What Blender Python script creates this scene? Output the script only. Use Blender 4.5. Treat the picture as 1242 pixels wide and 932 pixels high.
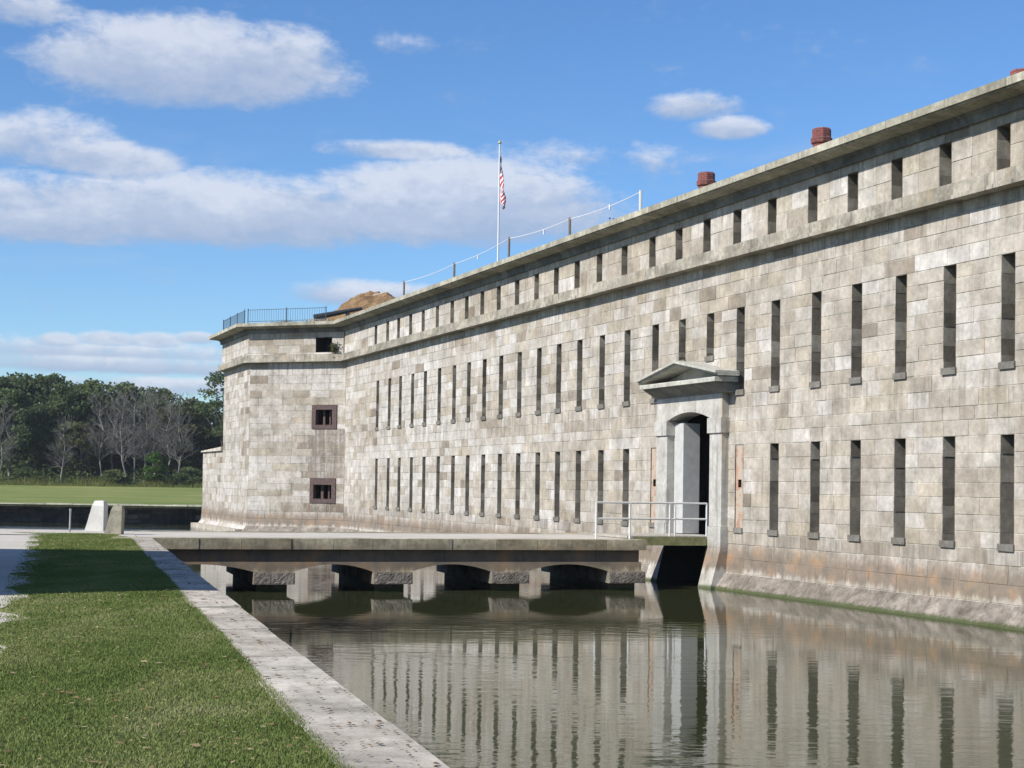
import bpy, math, random
import numpy as np
from mathutils import Vector, Matrix

for o in list(bpy.data.objects):
    bpy.data.objects.remove(o, do_unlink=True)
scene = bpy.context.scene
COL = scene.collection
R_ = math.radians
rnd = random.Random(11)

# ------------------------------------------------------------------ camera
cam_d = bpy.data.cameras.new("camera")
cam = bpy.data.objects.new("camera", cam_d)
COL.objects.link(cam)
EYE = 3.05
ROLL, PITCH = 0.015, R_(1.6)
cam_d.sensor_width = 36.0
cam_d.lens = 36.0 * 1900 / 1242
cam_d.shift_y = 71 / 1242
cam_d.clip_start, cam_d.clip_end = 0.1, 6000
fw = Vector((0, math.cos(PITCH), math.sin(PITCH)))
dn = Vector((0, math.sin(PITCH), -math.cos(PITCH)))
rt = Vector((1, 0, 0))
r2 = rt * math.cos(ROLL) - dn * math.sin(ROLL)
d2 = rt * math.sin(ROLL) + dn * math.cos(ROLL)
m = Matrix((r2, -d2, -fw)).transposed().to_4x4()
m.translation = (0, 0, EYE)
cam.matrix_world = m
scene.camera = cam

# ------------------------------------------------------------------ sun, sky, exposure
SUN_EL = R_(39)
SUN_H = Vector((-0.826, -0.563, 0)).normalized()
SUN = SUN_H * math.cos(SUN_EL) + Vector((0, 0, math.sin(SUN_EL)))
sl = bpy.data.lights.new("sun", 'SUN')
sl.energy = 5.0
sl.angle = R_(0.5)
sl.color = (1.0, 0.955, 0.885)
so = bpy.data.objects.new("sun", sl)
so.rotation_euler = SUN.to_track_quat('Z', 'Y').to_euler()
so.location = (-40, -30, 60)
COL.objects.link(so)

scene.view_settings.view_transform = 'Standard'
scene.view_settings.look = 'None'
scene.view_settings.exposure = 0.4
scene.view_settings.gamma = 1.0
scene.view_settings.use_curve_mapping = False
scene.render.engine = 'CYCLES'
try:
    scene.cycles.max_bounces = 6
    scene.cycles.diffuse_bounces = 3
    scene.cycles.glossy_bounces = 3
    scene.cycles.transparent_max_bounces = 8
except Exception:
    pass

world = bpy.data.worlds.new("World")
scene.world = world
world.use_nodes = True
WT = world.node_tree


class NT:
    """small node-tree writer"""
    def __init__(s, tree):
        s.t = tree

    def n(s, kind, **kw):
        nd = s.t.nodes.new(kind)
        for k, v in kw.items():
            setattr(nd, k, v)
        return nd

    def set(s, sock, v):
        if v is None:
            return
        if isinstance(v, bpy.types.NodeSocket):
            s.t.links.new(v, sock)
        else:
            if hasattr(sock, 'default_value'):
                try:
                    sock.default_value = v
                except Exception:
                    sock.default_value = (*v, 1) if len(v) == 3 else v

    def math(s, op, a, b=None, c=None, clamp=False):
        nd = s.n('ShaderNodeMath', operation=op, use_clamp=clamp)
        s.set(nd.inputs[0], a)
        s.set(nd.inputs[1], b)
        if c is not None:
            s.set(nd.inputs[2], c)
        return nd.outputs[0]

    def mixc(s, fac, a, b, blend='MIX'):
        nd = s.n('ShaderNodeMix', data_type='RGBA', blend_type=blend)
        s.set(nd.inputs['Factor'], fac)
        s.set(nd.inputs[6], a if isinstance(a, bpy.types.NodeSocket) else (*a, 1))
        s.set(nd.inputs[7], b if isinstance(b, bpy.types.NodeSocket) else (*b, 1))
        return nd.outputs[2]

    def maprange(s, v, a, b, c=0.0, d=1.0, smooth=True):
        nd = s.n('ShaderNodeMapRange', interpolation_type='SMOOTHSTEP' if smooth else 'LINEAR')
        s.set(nd.inputs[0], v)
        for i, q in enumerate((a, b, c, d)):
            s.set(nd.inputs[1 + i], q)
        return nd.outputs[0]

    def noise(s, vec, scale=1.0, detail=5, rough=0.55, dist=0.0, lac=2.0):
        nd = s.n('ShaderNodeTexNoise')
        if vec is not None:
            s.set(nd.inputs['Vector'], vec)
        nd.inputs['Scale'].default_value = scale
        nd.inputs['Detail'].default_value = detail
        nd.inputs['Roughness'].default_value = rough
        nd.inputs['Distortion'].default_value = dist
        return nd.outputs['Fac']

    def mapping(s, vec, scale=(1, 1, 1), loc=(0, 0, 0), rot=(0, 0, 0)):
        nd = s.n('ShaderNodeMapping')
        s.set(nd.inputs[0], vec)
        nd.inputs['Scale'].default_value = scale
        nd.inputs['Location'].default_value = loc
        nd.inputs['Rotation'].default_value = rot
        return nd.outputs[0]

    def ramp(s, fac, stops, interp='LINEAR'):
        nd = s.n('ShaderNodeValToRGB')
        cr = nd.color_ramp
        cr.interpolation = interp
        while len(cr.elements) > 1:
            cr.elements.remove(cr.elements[-1])
        cr.elements[0].position = stops[0][0]
        cr.elements[0].color = (*stops[0][1], 1)
        for p, c in stops[1:]:
            e = cr.elements.new(p)
            e.color = (*c, 1)
        s.set(nd.inputs[0], fac)
        return nd.outputs[0]

    def combine(s, x, y, z):
        nd = s.n('ShaderNodeCombineXYZ')
        for i, q in enumerate((x, y, z)):
            s.set(nd.inputs[i], q)
        return nd.outputs[0]

    def sep(s, v):
        nd = s.n('ShaderNodeSeparateXYZ')
        s.set(nd.inputs[0], v)
        return nd.outputs


def build_world():
    N = NT(WT)
    WT.nodes.clear()
    sky = N.n('ShaderNodeTexSky', sky_type='NISHITA')
    sky.sun_disc = False
    sky.sun_elevation = SUN_EL
    sky.sun_rotation = math.atan2(SUN_H.x, SUN_H.y)
    sky.altitude = 0
    sky.air_density = 1.0
    sky.dust_density = 0.3
    sky.ozone_density = 2.5
    hsv = N.n('ShaderNodeHueSaturation')
    hsv.inputs['Saturation'].default_value = SKY_SAT
    hsv.inputs['Value'].default_value = SKY_VAL
    N.set(hsv.inputs['Color'], sky.outputs[0])
    skyc = N.mixc(1.0, hsv.outputs[0], (0.88, 1.09, 1.34), 'MULTIPLY')
    tc = N.n('ShaderNodeTexCoord')
    x, y, z = N.sep(tc.outputs['Generated'])
    az = N.math('MULTIPLY', N.math('ARCTAN2', x, y), 180 / math.pi)
    el = N.math('MULTIPLY', N.math('ARCSINE', z), 180 / math.pi)
    # cloud texture in (azimuth, elevation) degrees, elevation stretched
    v1 = N.combine(N.math('MULTIPLY', az, 0.42), N.math('MULTIPLY', el, 0.9), 3.7)
    v2 = N.combine(az, N.math('MULTIPLY', el, 1.7), 8.1)
    n1 = N.noise(v1, 1.0, 7, 0.6, 0.25)
    n2 = N.noise(v2, 1.7, 6, 0.62, 0.2)
    nn = N.math('ADD', N.math('MULTIPLY', N.math('SUBTRACT', n1, 0.5), 2.1),
                N.math('MULTIPLY', N.math('SUBTRACT', n2, 0.5), 1.0))
    dens = None
    shade = None
    for (ca, ce, ra, re, k, flat) in CLOUDS:
        dx = N.math('DIVIDE', N.math('SUBTRACT', az, ca), ra)
        dy = N.math('DIVIDE', N.math('SUBTRACT', el, ce), re)
        # flatter base: squeeze the lower half
        low = N.math('MULTIPLY', N.math('MINIMUM', dy, 0.0), flat)
        dy2 = N.math('ADD', N.math('MAXIMUM', dy, 0.0), low)
        q = N.math('SUBTRACT', 1.0, N.math('ADD', N.math('MULTIPLY', dx, dx), N.math('MULTIPLY', dy2, dy2)))
        q = N.math('MULTIPLY', N.math('MAXIMUM', q, -3.0), k)
        sh = N.math('ADD', N.math('MULTIPLY', dy, 0.72), 0.47, clamp=True)
        w = N.math('MULTIPLY', N.maprange(q, -0.3, 0.4), k)
        if dens is None:
            dens, shade, wsum = q, N.math('MULTIPLY', sh, w), w
        else:
            dens = N.math('MAXIMUM', dens, q)
            shade = N.math('ADD', shade, N.math('MULTIPLY', sh, w))
            wsum = N.math('ADD', wsum, w)
    # loose clouds elsewhere in the sky, outside the measured window
    els = N.noise(N.mapping(tc.outputs['Generated'], (2.2, 2.2, 5.0)), 1.0, 5, 0.55)
    away = N.maprange(N.math('ABSOLUTE', az), 20, 34)
    dens = N.math('MAXIMUM', dens, N.math('ADD', -3.0, N.math('MULTIPLY', away, N.maprange(els, 0.42, 0.7, 1.6, 3.9, False))))
    body = N.math('ADD', dens, N.math('MULTIPLY', nn, 0.8))
    mask = N.maprange(body, -0.25, 0.7)
    mask = N.math('MULTIPLY', mask, 0.86)
    mask = N.math('MULTIPLY', mask, N.maprange(el, -0.5, 1.2))
    sh = N.math('DIVIDE', shade, N.math('MAXIMUM', wsum, 0.05))
    sh = N.math('ADD', sh, N.math('MULTIPLY', N.math('SUBTRACT', n2, 0.5), 0.55), clamp=True)
    sh = N.math('ADD', sh, N.math('MULTIPLY', N.math('SUBTRACT', n1, 0.5), 1.1), clamp=True)
    cc = N.ramp(sh, [(0.08, CL_DARK), (0.5, CL_MID), (0.9, CL_LIT)])
    veil = N.maprange(N.noise(N.combine(N.math('MULTIPLY', az, 0.12), N.math('MULTIPLY', el, 0.7), 1.3), 1.0, 5, 0.6, 0.6), 0.5, 0.8, 0.0, 0.28)
    veil = N.math('MULTIPLY', veil, N.maprange(el, 16, 9))
    base = N.mixc(veil, skyc, CL_MID)
    colr = N.mixc(mask, base, cc)
    bg = N.n('ShaderNodeBackground')
    bg.inputs['Strength'].default_value = 0.086
    N.set(bg.inputs['Color'], colr)
    out = N.n('ShaderNodeOutputWorld')
    WT.links.new(bg.outputs[0], out.inputs[0])


SKY_SAT, SKY_VAL = 1.12, 1.0
CL_DARK, CL_MID, CL_LIT = (3.5, 4.35, 6.0), (4.6, 5.25, 6.6), (6.5, 6.9, 7.8)


def px2ae(px, py):
    u, v = px - 621, py - 537
    a = u * math.cos(ROLL) + v * math.sin(ROLL)
    b = -u * math.sin(ROLL) + v * math.cos(ROLL)
    r = fw * 1900 + rt * a + dn * b
    r.normalize()
    return math.degrees(math.atan2(r.x, r.y)), math.degrees(math.asin(r.z))


CLOUDS = []
PXD = 180 / math.pi / 1900
for (cx, cy, rx, ry, k, flat) in [
        (225, 82, 200, 62, 1.15, 1.3),
        (340, 66, 80, 34, 0.8, 1.2),
        (25, 10, 70, 28, 0.7, 1.2),
        (50, 172, 90, 36, 0.7, 1.2),
        (130, 198, 92, 28, 1.1, 1.5),
        (15, 236, 50, 22, 0.8, 1.3),
        (250, 262, 320, 54, 1.2, 1.4),
        (560, 252, 205, 66, 1.25, 1.3),
        (60, 275, 120, 34, 0.9, 1.5),
        (485, 184, 95, 15, 0.8, 1.3),
        (842, 130, 58, 19, 0.75, 1.2),
        (884, 157, 48, 17, 0.95, 1.3),
        (440, 358, 105, 20, 0.8, 1.3),
        (70, 413, 30, 11, 0.95, 1.6),
        (131, 412, 38, 12, 0.95, 1.6),
        (188, 414, 40, 12, 0.95, 1.6),
        (238, 411, 24, 10, 0.95, 1.6),
        (130, 424, 170, 11, 0.45, 1.3),
        (150, 446, 210, 12, 0.8, 1.3),
        (100, 432, 220, 26, 0.6, 1.3),
        (200, 468, 160, 13, 0.6, 1.3),
        (700, 195, 130, 20, 0.22, 1.2),
        (488, 55, 26, 9, 0.12, 1.2)]:
    a, e = px2ae(cx, cy)
    CLOUDS.append((a, e, rx * PXD, ry * PXD, k, flat))
build_world()

# ------------------------------------------------------------------ materials
def new_mat(name):
    mt = bpy.data.materials.new(name)
    mt.use_nodes = True
    mt.node_tree.nodes.clear()
    N = NT(mt.node_tree)
    out = N.n('ShaderNodeOutputMaterial')
    p = N.n('ShaderNodeBsdfPrincipled')
    mt.node_tree.links.new(p.outputs[0], out.inputs[0])
    return mt, N, p


def attr(N, name):
    a = N.n('ShaderNodeAttribute', attribute_name=name)
    return a.outputs['Fac']


def stone(name, stops, mottle=0.35, streak=0.3, rough=0.9, bump=0.35, wet=False, fine=34, bumpd=0.006, algae=True, weather=False):
    mt, N, p = new_mat(name)
    geo = N.n('ShaderNodeNewGeometry')
    pos = geo.outputs['Position']
    tone = attr(N, 'tone')
    stain = attr(N, 'stain')
    c = N.ramp(tone, stops)
    big = N.noise(pos, 1.6, 6, 0.6)
    mid = N.noise(pos, 7, 5, 0.65)
    fin = N.noise(pos, fine, 4, 0.7)
    c = N.mixc(1.0, c, N.ramp(big, [(0.3, (1 - mottle, 1 - mottle, 1 - mottle * 1.05)), (0.7, (1 + mottle * .45,) * 3)]), 'MULTIPLY')
    c = N.mixc(1.0, c, N.ramp(mid, [(0.3, (1 - mottle * .6, 1 - mottle * .62, 1 - mottle * .68)), (0.7, (1 + mottle * .3, 1 + mottle * .3, 1 + mottle * .28))]), 'MULTIPLY')
    c = N.mixc(1.0, c, N.ramp(fin, [(0.25, (1 - mottle * .5,) * 3), (0.75, (1 + mottle * .25,) * 3)]), 'MULTIPLY')
    st = N.noise(N.mapping(pos, (4.5, 4.5, 0.28)), 1.0, 5, 0.6)
    stm = N.math('MULTIPLY', N.maprange(st, 0.52, 0.75), streak)
    c = N.mixc(stm, c, (0.13, 0.12, 0.1))
    st2 = N.noise(N.mapping(pos, (2.2, 2.2, 0.16), (7, 3, 1)), 1.0, 4, 0.6)
    c = N.mixc(N.math('MULTIPLY', N.maprange(st2, 0.56, 0.8), streak * 0.8), c, (0.36, 0.27, 0.16))
    x, y, z = N.sep(pos)
    if weather:
        # broad tonal drift over many stones, grime washing down from the ledges and sills
        dr = N.noise(N.mapping(pos, (0.16, 0.16, 0.3), (3, 5, 0)), 1.0, 4, 0.6)
        c = N.mixc(1.0, c, N.ramp(dr, [(0.35, (0.84, 0.81, 0.765)), (0.5, (0.97, 0.96, 0.94)), (0.65, (1.07, 1.07, 1.07))]), 'MULTIPLY')
        sk = N.noise(N.mapping(pos, (5.5, 5.5, 0.22), (2, 8, 0)), 1.0, 4, 0.65)
        skm = N.maprange(sk, 0.44, 0.66)
        wash = N.math('MULTIPLY', N.maprange(z, 5.98, 5.9), N.maprange(z, 4.4, 5.8))
        wash2 = N.math('MULTIPLY', N.maprange(z, 1.76, 1.7), N.maprange(z, 0.6, 1.5))
        wash3 = N.math('MULTIPLY', N.maprange(z, 10.2, 10.1), N.maprange(z, 8.6, 9.9))
        wash4 = N.math('MULTIPLY', N.maprange(z, 11.95, 11.8), N.maprange(z, 10.9, 11.75))
        wsh = N.math('MAXIMUM', N.math('MAXIMUM', wash, wash2), N.math('MAXIMUM', wash3, wash4))
        c = N.mixc(N.math('MULTIPLY', N.math('MULTIPLY', wsh, skm), 0.5), c, (0.16, 0.13, 0.095))
    if algae:
        zz = N.math('ADD', z, N.math('MULTIPLY', N.math('SUBTRACT', mid, 0.5), 0.25))
        zz = N.math('ADD', zz, N.math('MULTIPLY', N.math('SUBTRACT', st, 0.5), 0.7))
        band = N.math('MULTIPLY', N.maprange(zz, 0.5, 0.68), N.maprange(zz, 1.5, 1.0))
        c = N.mixc(N.math('MULTIPLY', band, 0.85), c, N.ramp(big, [(0.35, (0.14, 0.115, 0.09)), (0.54, (0.195, 0.15, 0.11)), (0.66, (0.27, 0.165, 0.09))]))
        g = N.maprange(N.math('ADD', z, N.math('MULTIPLY', N.math('SUBTRACT', mid, 0.5), 0.12)), 0.14, 0.03)
        c = N.mixc(N.math('MULTIPLY', g, 0.9), c, (0.055, 0.075, 0.022))
    # hand placed stain (face attribute): dark damp to rust
    sc = N.ramp(N.noise(N.mapping(pos, (6, 6, 1.0), (1, 9, 2)), 1.0, 4, 0.6), [(0.42, (0.07, 0.06, 0.052)), (0.56, (0.12, 0.09, 0.065)), (0.66, (0.24, 0.12, 0.055))])
    sm = N.math('MULTIPLY', stain, N.maprange(N.math('ADD', N.math('MULTIPLY', st, 0.5), N.math('MULTIPLY', mid, 0.5)), 0.36, 0.56))
    c = N.mixc(sm, c, sc)
    N.set(p.inputs['Base Color'], c)
    p.inputs['Roughness'].default_value = rough
    p.inputs['Specular IOR Level'].default_value = 0.25
    b = N.n('ShaderNodeBump')
    b.inputs['Strength'].default_value = bump
    b.inputs['Distance'].default_value = bumpd * 2
    N.set(b.inputs['Height'], N.math('ADD', N.math('MULTIPLY', fin, 0.6), N.math('MULTIPLY', mid, 1.0)))
    mt.node_tree.links.new(b.outputs[0], p.inputs['Normal'])
    return mt


ASHLAR = [(0.0, (0.281, 0.238, 0.198)), (0.08, (0.306, 0.263, 0.220)), (0.16, (0.393, 0.349, 0.297)), (0.34, (0.428, 0.384, 0.333)),
          (0.5, (0.444, 0.402, 0.354)), (0.6, (0.454, 0.402, 0.331)), (0.7, (0.459, 0.420, 0.374)), (0.84, (0.490, 0.457, 0.421)), (1.0, (0.546, 0.516, 0.489))]
M = {}
M['ashlar'] = stone('ashlar_granite', ASHLAR, 0.34, 0.38, bump=0.6, bumpd=0.01, weather=True)
M['mortar'] = stone('lime_mortar', [(0, (0.5, 0.47, 0.41)), (1, (0.56, 0.53, 0.46))], 0.5, 0.4)
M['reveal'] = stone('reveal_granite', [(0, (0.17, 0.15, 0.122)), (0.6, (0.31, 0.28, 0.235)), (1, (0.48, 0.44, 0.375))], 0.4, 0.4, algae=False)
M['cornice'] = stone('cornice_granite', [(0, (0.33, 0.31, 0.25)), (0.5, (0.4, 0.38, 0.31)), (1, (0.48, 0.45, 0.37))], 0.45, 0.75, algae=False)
M['bedmould'] = stone('shade_toned_bed_mould', [(0, (0.15, 0.15, 0.145)), (1, (0.24, 0.24, 0.225))], 0.45, 0.5, algae=False)  # darker than the cornice: shade under the eave put into the colour
M['band'] = stone('string_course_granite', [(0, (0.33, 0.303, 0.253)), (0.5, (0.385, 0.353, 0.297)), (1, (0.44, 0.405, 0.345))], 0.5, 1.0, algae=False)
M['gate'] = stone('gate_marble', [(0, (0.44, 0.425, 0.4)), (1, (0.5, 0.485, 0.45))], 0.32, 0.8, algae=True)
M['pediment'] = stone('pediment_stone', [(0, (0.43, 0.425, 0.38)), (1, (0.5, 0.49, 0.44))], 0.35, 0.45, algae=False)
M['rough'] = stone('rough_granite', [(0, (0.27, 0.232, 0.2)), (1, (0.34, 0.3, 0.265))], 0.6, 0.15, bump=1.0, fine=22, bumpd=0.03)
M['bridge'] = stone('bridge_granite', [(0, (0.3, 0.26, 0.17)), (0.5, (0.42, 0.37, 0.26)), (1, (0.54, 0.48, 0.35))], 0.5, 0.7)
M['bridge_dark'] = stone('shaded_bridge_stone', [(0, (0.12, 0.105, 0.085)), (1, (0.2, 0.175, 0.14))], 0.5, 0.6)  # darker copy of the bridge stone, recess shade put into its colour
M['coping'] = stone('coping_stone', [(0, (0.43, 0.385, 0.325)), (0.5, (0.49, 0.44, 0.375)), (1, (0.56, 0.51, 0.44))], 0.45, 0.0, algae=False, fine=45)
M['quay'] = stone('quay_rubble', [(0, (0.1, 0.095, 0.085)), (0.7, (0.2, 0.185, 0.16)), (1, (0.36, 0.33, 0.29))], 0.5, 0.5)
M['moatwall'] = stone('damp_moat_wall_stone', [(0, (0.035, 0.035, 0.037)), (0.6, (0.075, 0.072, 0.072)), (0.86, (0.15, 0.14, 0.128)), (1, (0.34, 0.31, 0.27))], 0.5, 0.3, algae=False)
M['pale'] = stone('pale_stone', [(0, (0.62, 0.61, 0.57)), (1, (0.68, 0.67, 0.63))], 0.2, 0.15, algae=False)
M['brownstone'] = stone('weathered_brown_stone', [(0, (0.36, 0.33, 0.26)), (1, (0.42, 0.39, 0.32))], 0.4, 0.4, algae=False)
M['sill'] = stone('dark_sill_stone', [(0, (0.16, 0.15, 0.135)), (1, (0.26, 0.245, 0.22))], 0.4, 0.4, algae=False)  # one even darker tone for all sills
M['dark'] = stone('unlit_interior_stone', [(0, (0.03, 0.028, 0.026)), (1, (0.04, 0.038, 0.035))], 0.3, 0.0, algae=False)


def simple(name, colr, rough=0.6, metal=0.0, var=0.25, scale=12, bump=0.1):
    mt, N, p = new_mat(name)
    geo = N.n('ShaderNodeNewGeometry')
    nz = N.noise(geo.outputs['Position'], scale, 5, 0.65)
    lo = tuple(c * (1 - var) for c in colr)
    hi = tuple(min(1, c * (1 + var)) for c in colr)
    N.set(p.inputs['Base Color'], N.ramp(nz, [(0.3, lo), (0.7, hi)]))
    p.inputs['Roughness'].default_value = rough
    p.inputs['Metallic'].default_value = metal
    b = N.n('ShaderNodeBump')
    b.inputs['Strength'].default_value = bump
    b.inputs['Distance'].default_value = 0.01
    N.set(b.inputs['Height'], nz)
    mt.node_tree.links.new(b.outputs[0], p.inputs['Normal'])
    return mt


M['rust'] = simple('rusted_iron', (0.085, 0.055, 0.05), 0.85, 0.0, 0.5, 9, 0.4)
M['pipe'] = simple('galvanised_pipe', (0.62, 0.62, 0.6), 0.45, 0.2, 0.12, 20, 0.05)
M['iron'] = simple('dark_iron', (0.05, 0.065, 0.08), 0.6, 0.2, 0.3)
M['olive'] = simple('olive_timber', (0.2, 0.2, 0.09), 0.85, 0, 0.35, 5, 0.3)
M['plank'] = simple('weathered_plank', (0.34, 0.31, 0.26), 0.9, 0, 0.3, 7, 0.3)
M['leafdoor'] = simple('grey_painted_door', (0.42, 0.42, 0.405), 0.7, 0, 0.12, 4, 0.08)
M['white'] = simple('white_pole_paint', (0.62, 0.62, 0.64), 0.5, 0, 0.05)
M['gold'] = simple('pole_finial_gilt', (0.5, 0.45, 0.3), 0.4, 0.4, 0.1)
M['post'] = simple('fence_post_timber', (0.16, 0.13, 0.11), 0.9, 0, 0.4)
M['wire'] = simple('pale_rope', (0.6, 0.6, 0.62), 0.8, 0, 0.1)
M['blackbeam'] = simple('black_tarred_timber', (0.02, 0.024, 0.032), 0.6, 0, 0.3)
M['barkd'] = simple('dark_bark', (0.11, 0.095, 0.08), 0.95, 0, 0.4, 3, 0.4)
M['barkp'] = simple('pale_bark', (0.19, 0.182, 0.165), 0.95, 0, 0.35, 3, 0.4)
M['twig'] = simple('grey_twig', (0.15, 0.142, 0.128), 0.95, 0, 0.35, 2, 0.1)
M['path'] = None


def brick(name, c1, c2, mort, scale=1.0, patch=None):
    mt, N, p = new_mat(name)
    tc = N.n('ShaderNodeTexCoord')
    bt = N.n('ShaderNodeTexBrick')
    u = N.n('ShaderNodeUVMap')
    N.set(bt.inputs['Vector'], u.outputs[0])
    bt.inputs['Scale'].default_value = scale
    bt.inputs['Brick Width'].default_value = 0.21
    bt.inputs['Row Height'].default_value = 0.075
    bt.inputs['Mortar Size'].default_value = 0.007
    bt.inputs['Color1'].default_value = (*c1, 1)
    bt.inputs['Color2'].default_value = (*c2, 1)
    bt.inputs['Mortar'].default_value = (*mort, 1)
    geo = N.n('ShaderNodeNewGeometry')
    nz = N.noise(geo.outputs['Position'], 5, 5, 0.65)
    c = N.mixc(1.0, bt.outputs[0], N.ramp(nz, [(0.3, (0.65,) * 3), (0.7, (1.15,) * 3)]), 'MULTIPLY')
    if patch:
        c = N.mixc(N.maprange(N.noise(geo.outputs['Position'], 2.6, 4, 0.6), 0.43, 0.52), c, patch)
    N.set(p.inputs['Base Color'], c)
    p.inputs['Roughness'].default_value = 0.9
    b = N.n('ShaderNodeBump')
    b.inputs['Strength'].default_value = 0.6
    b.inputs['Distance'].default_value = 0.008
    N.set(b.inputs['Height'], N.math('SUBTRACT', 1.0, bt.outputs['Fac']))
    mt.node_tree.links.new(b.outputs[0], p.inputs['Normal'])
    return mt


M['brick'] = brick('orange_brick', (0.42, 0.2, 0.12), (0.38, 0.25, 0.17), (0.46, 0.38, 0.3), patch=(0.4, 0.33, 0.26))
M['redbrick'] = brick('red_brick', (0.2, 0.045, 0.04), (0.13, 0.04, 0.036), (0.22, 0.13, 0.11))


def foliage(name, stops, trans=0.42, var=0.35):
    mt, N, p = new_mat(name)
    geo = N.n('ShaderNodeNewGeometry')
    t = attr(N, 'tone')
    nz = N.noise(geo.outputs['Position'], 0.35, 3, 0.5)
    c = N.ramp(N.math('ADD', N.math('MULTIPLY', t, 0.65), N.math('MULTIPLY', nz, 0.35)), stops)
    N.set(p.inputs['Base Color'], c)
    p.inputs['Roughness'].default_value = 0.75
    p.inputs['Specular IOR Level'].default_value = 0.2
    tr = N.n('ShaderNodeBsdfTranslucent')
    N.set(tr.inputs[0], c)
    mx = N.n('ShaderNodeMixShader')
    mx.inputs[0].default_value = trans
    out = [q for q in mt.node_tree.nodes if q.type == 'OUTPUT_MATERIAL'][0]
    L = mt.node_tree.links
    L.new(p.outputs[0], mx.inputs[1])
    L.new(tr.outputs[0], mx.inputs[2])
    L.new(mx.outputs[0], out.inputs[0])
    return mt


M['leaf_dark'] = foliage('dark_green_foliage', [(0.15, (0.065, 0.095, 0.042)), (0.5, (0.1, 0.138, 0.058)), (0.85, (0.135, 0.17, 0.07))])
M['leaf_mid'] = foliage('mid_green_foliage', [(0.15, (0.075, 0.105, 0.038)), (0.5, (0.11, 0.145, 0.052)), (0.85, (0.15, 0.18, 0.068))])
M['leaf_olive'] = foliage('olive_foliage', [(0.15, (0.04, 0.05, 0.02)), (0.5, (0.07, 0.08, 0.03)), (0.85, (0.11, 0.115, 0.045))])
M['leaf_bright'] = foliage('bright_green_foliage', [(0.15, (0.035, 0.075, 0.014)), (0.5, (0.06, 0.12, 0.02)), (0.85, (0.09, 0.16, 0.03))])
M['leaf_grey'] = foliage('grey_brown_foliage', [(0.15, (0.07, 0.065, 0.055)), (0.5, (0.11, 0.1, 0.085)), (0.85, (0.15, 0.14, 0.115))])
M['tallgrass'] = foliage('tall_meadow_grass', [(0.15, (0.07, 0.1, 0.025)), (0.5, (0.12, 0.14, 0.035)), (0.85, (0.2, 0.19, 0.06))], 0.3)
M['blade'] = foliage('lawn_blades', [(0.12, (0.095, 0.135, 0.032)), (0.4, (0.15, 0.195, 0.052)), (0.65, (0.22, 0.25, 0.085)), (0.9, (0.4, 0.36, 0.21))], 0.3)
M['deadleaf'] = foliage('dead_leaf', [(0.1, (0.06, 0.045, 0.03)), (0.5, (0.2, 0.12, 0.06)), (0.9, (0.4, 0.33, 0.2))], 0.15)
M['drygrass'] = foliage('dry_grass', [(0.15, (0.12, 0.09, 0.045)), (0.5, (0.2, 0.145, 0.075)), (0.85, (0.3, 0.23, 0.12))], 0.2)


def ground_mat(name, stops, scale=0.6, fine=30, bumpd=0.02, patch=None, rough=0.95):
    mt, N, p = new_mat(name)
    geo = N.n('ShaderNodeNewGeometry')
    pos = geo.outputs['Position']
    a = N.noise(pos, scale, 6, 0.6)
    b_ = N.noise(pos, fine, 4, 0.7)
    mid = N.noise(pos, scale * 6, 5, 0.65)
    f = N.math('ADD', N.math('MULTIPLY', a, 0.45), N.math('ADD', N.math('MULTIPLY', mid, 0.3), N.math('MULTIPLY', b_, 0.25)))
    c = N.ramp(f, stops)
    if patch:
        pc, sc, lo, hi = patch
        c = N.mixc(N.maprange(N.noise(pos, sc, 4, 0.6), lo, hi), c, pc)
    N.set(p.inputs['Base Color'], c)
    p.inputs['Roughness'].default_value = rough
    p.inputs['Specular IOR Level'].default_value = 0.15
    bm = N.n('ShaderNodeBump')
    bm.inputs['Strength'].default_value = 0.6
    bm.inputs['Distance'].default_value = bumpd
    N.set(bm.inputs['Height'], N.math('ADD', b_, mid))
    mt.node_tree.links.new(bm.outputs[0], p.inputs['Normal'])
    return mt


M['lawn'] = ground_mat('mown_lawn', [(0.32, (0.085, 0.115, 0.032)), (0.5, (0.145, 0.17, 0.055)), (0.68, (0.23, 0.22, 0.1))], 0.5, 40, 0.02)
M['field'] = ground_mat('field_grass', [(0.38, (0.1, 0.14, 0.032)), (0.5, (0.16, 0.185, 0.05)), (0.62, (0.26, 0.245, 0.09))], 0.06, 3, 0.05)
M['path'] = ground_mat('dusty_gravel', [(0.3, (0.36, 0.33, 0.285)), (0.5, (0.46, 0.425, 0.37)), (0.7, (0.55, 0.515, 0.46))], 0.7, 50, 0.01)
M['earth'] = ground_mat('brown_earth', [(0.3, (0.14, 0.08, 0.045)), (0.5, (0.24, 0.15, 0.08)), (0.7, (0.36, 0.26, 0.14))], 1.0, 12, 0.1)
M['terreplein'] = ground_mat('terreplein_turf', [(0.3, (0.1, 0.09, 0.04)), (0.5, (0.16, 0.14, 0.06)), (0.7, (0.25, 0.2, 0.1))], 0.8, 12, 0.1)


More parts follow.
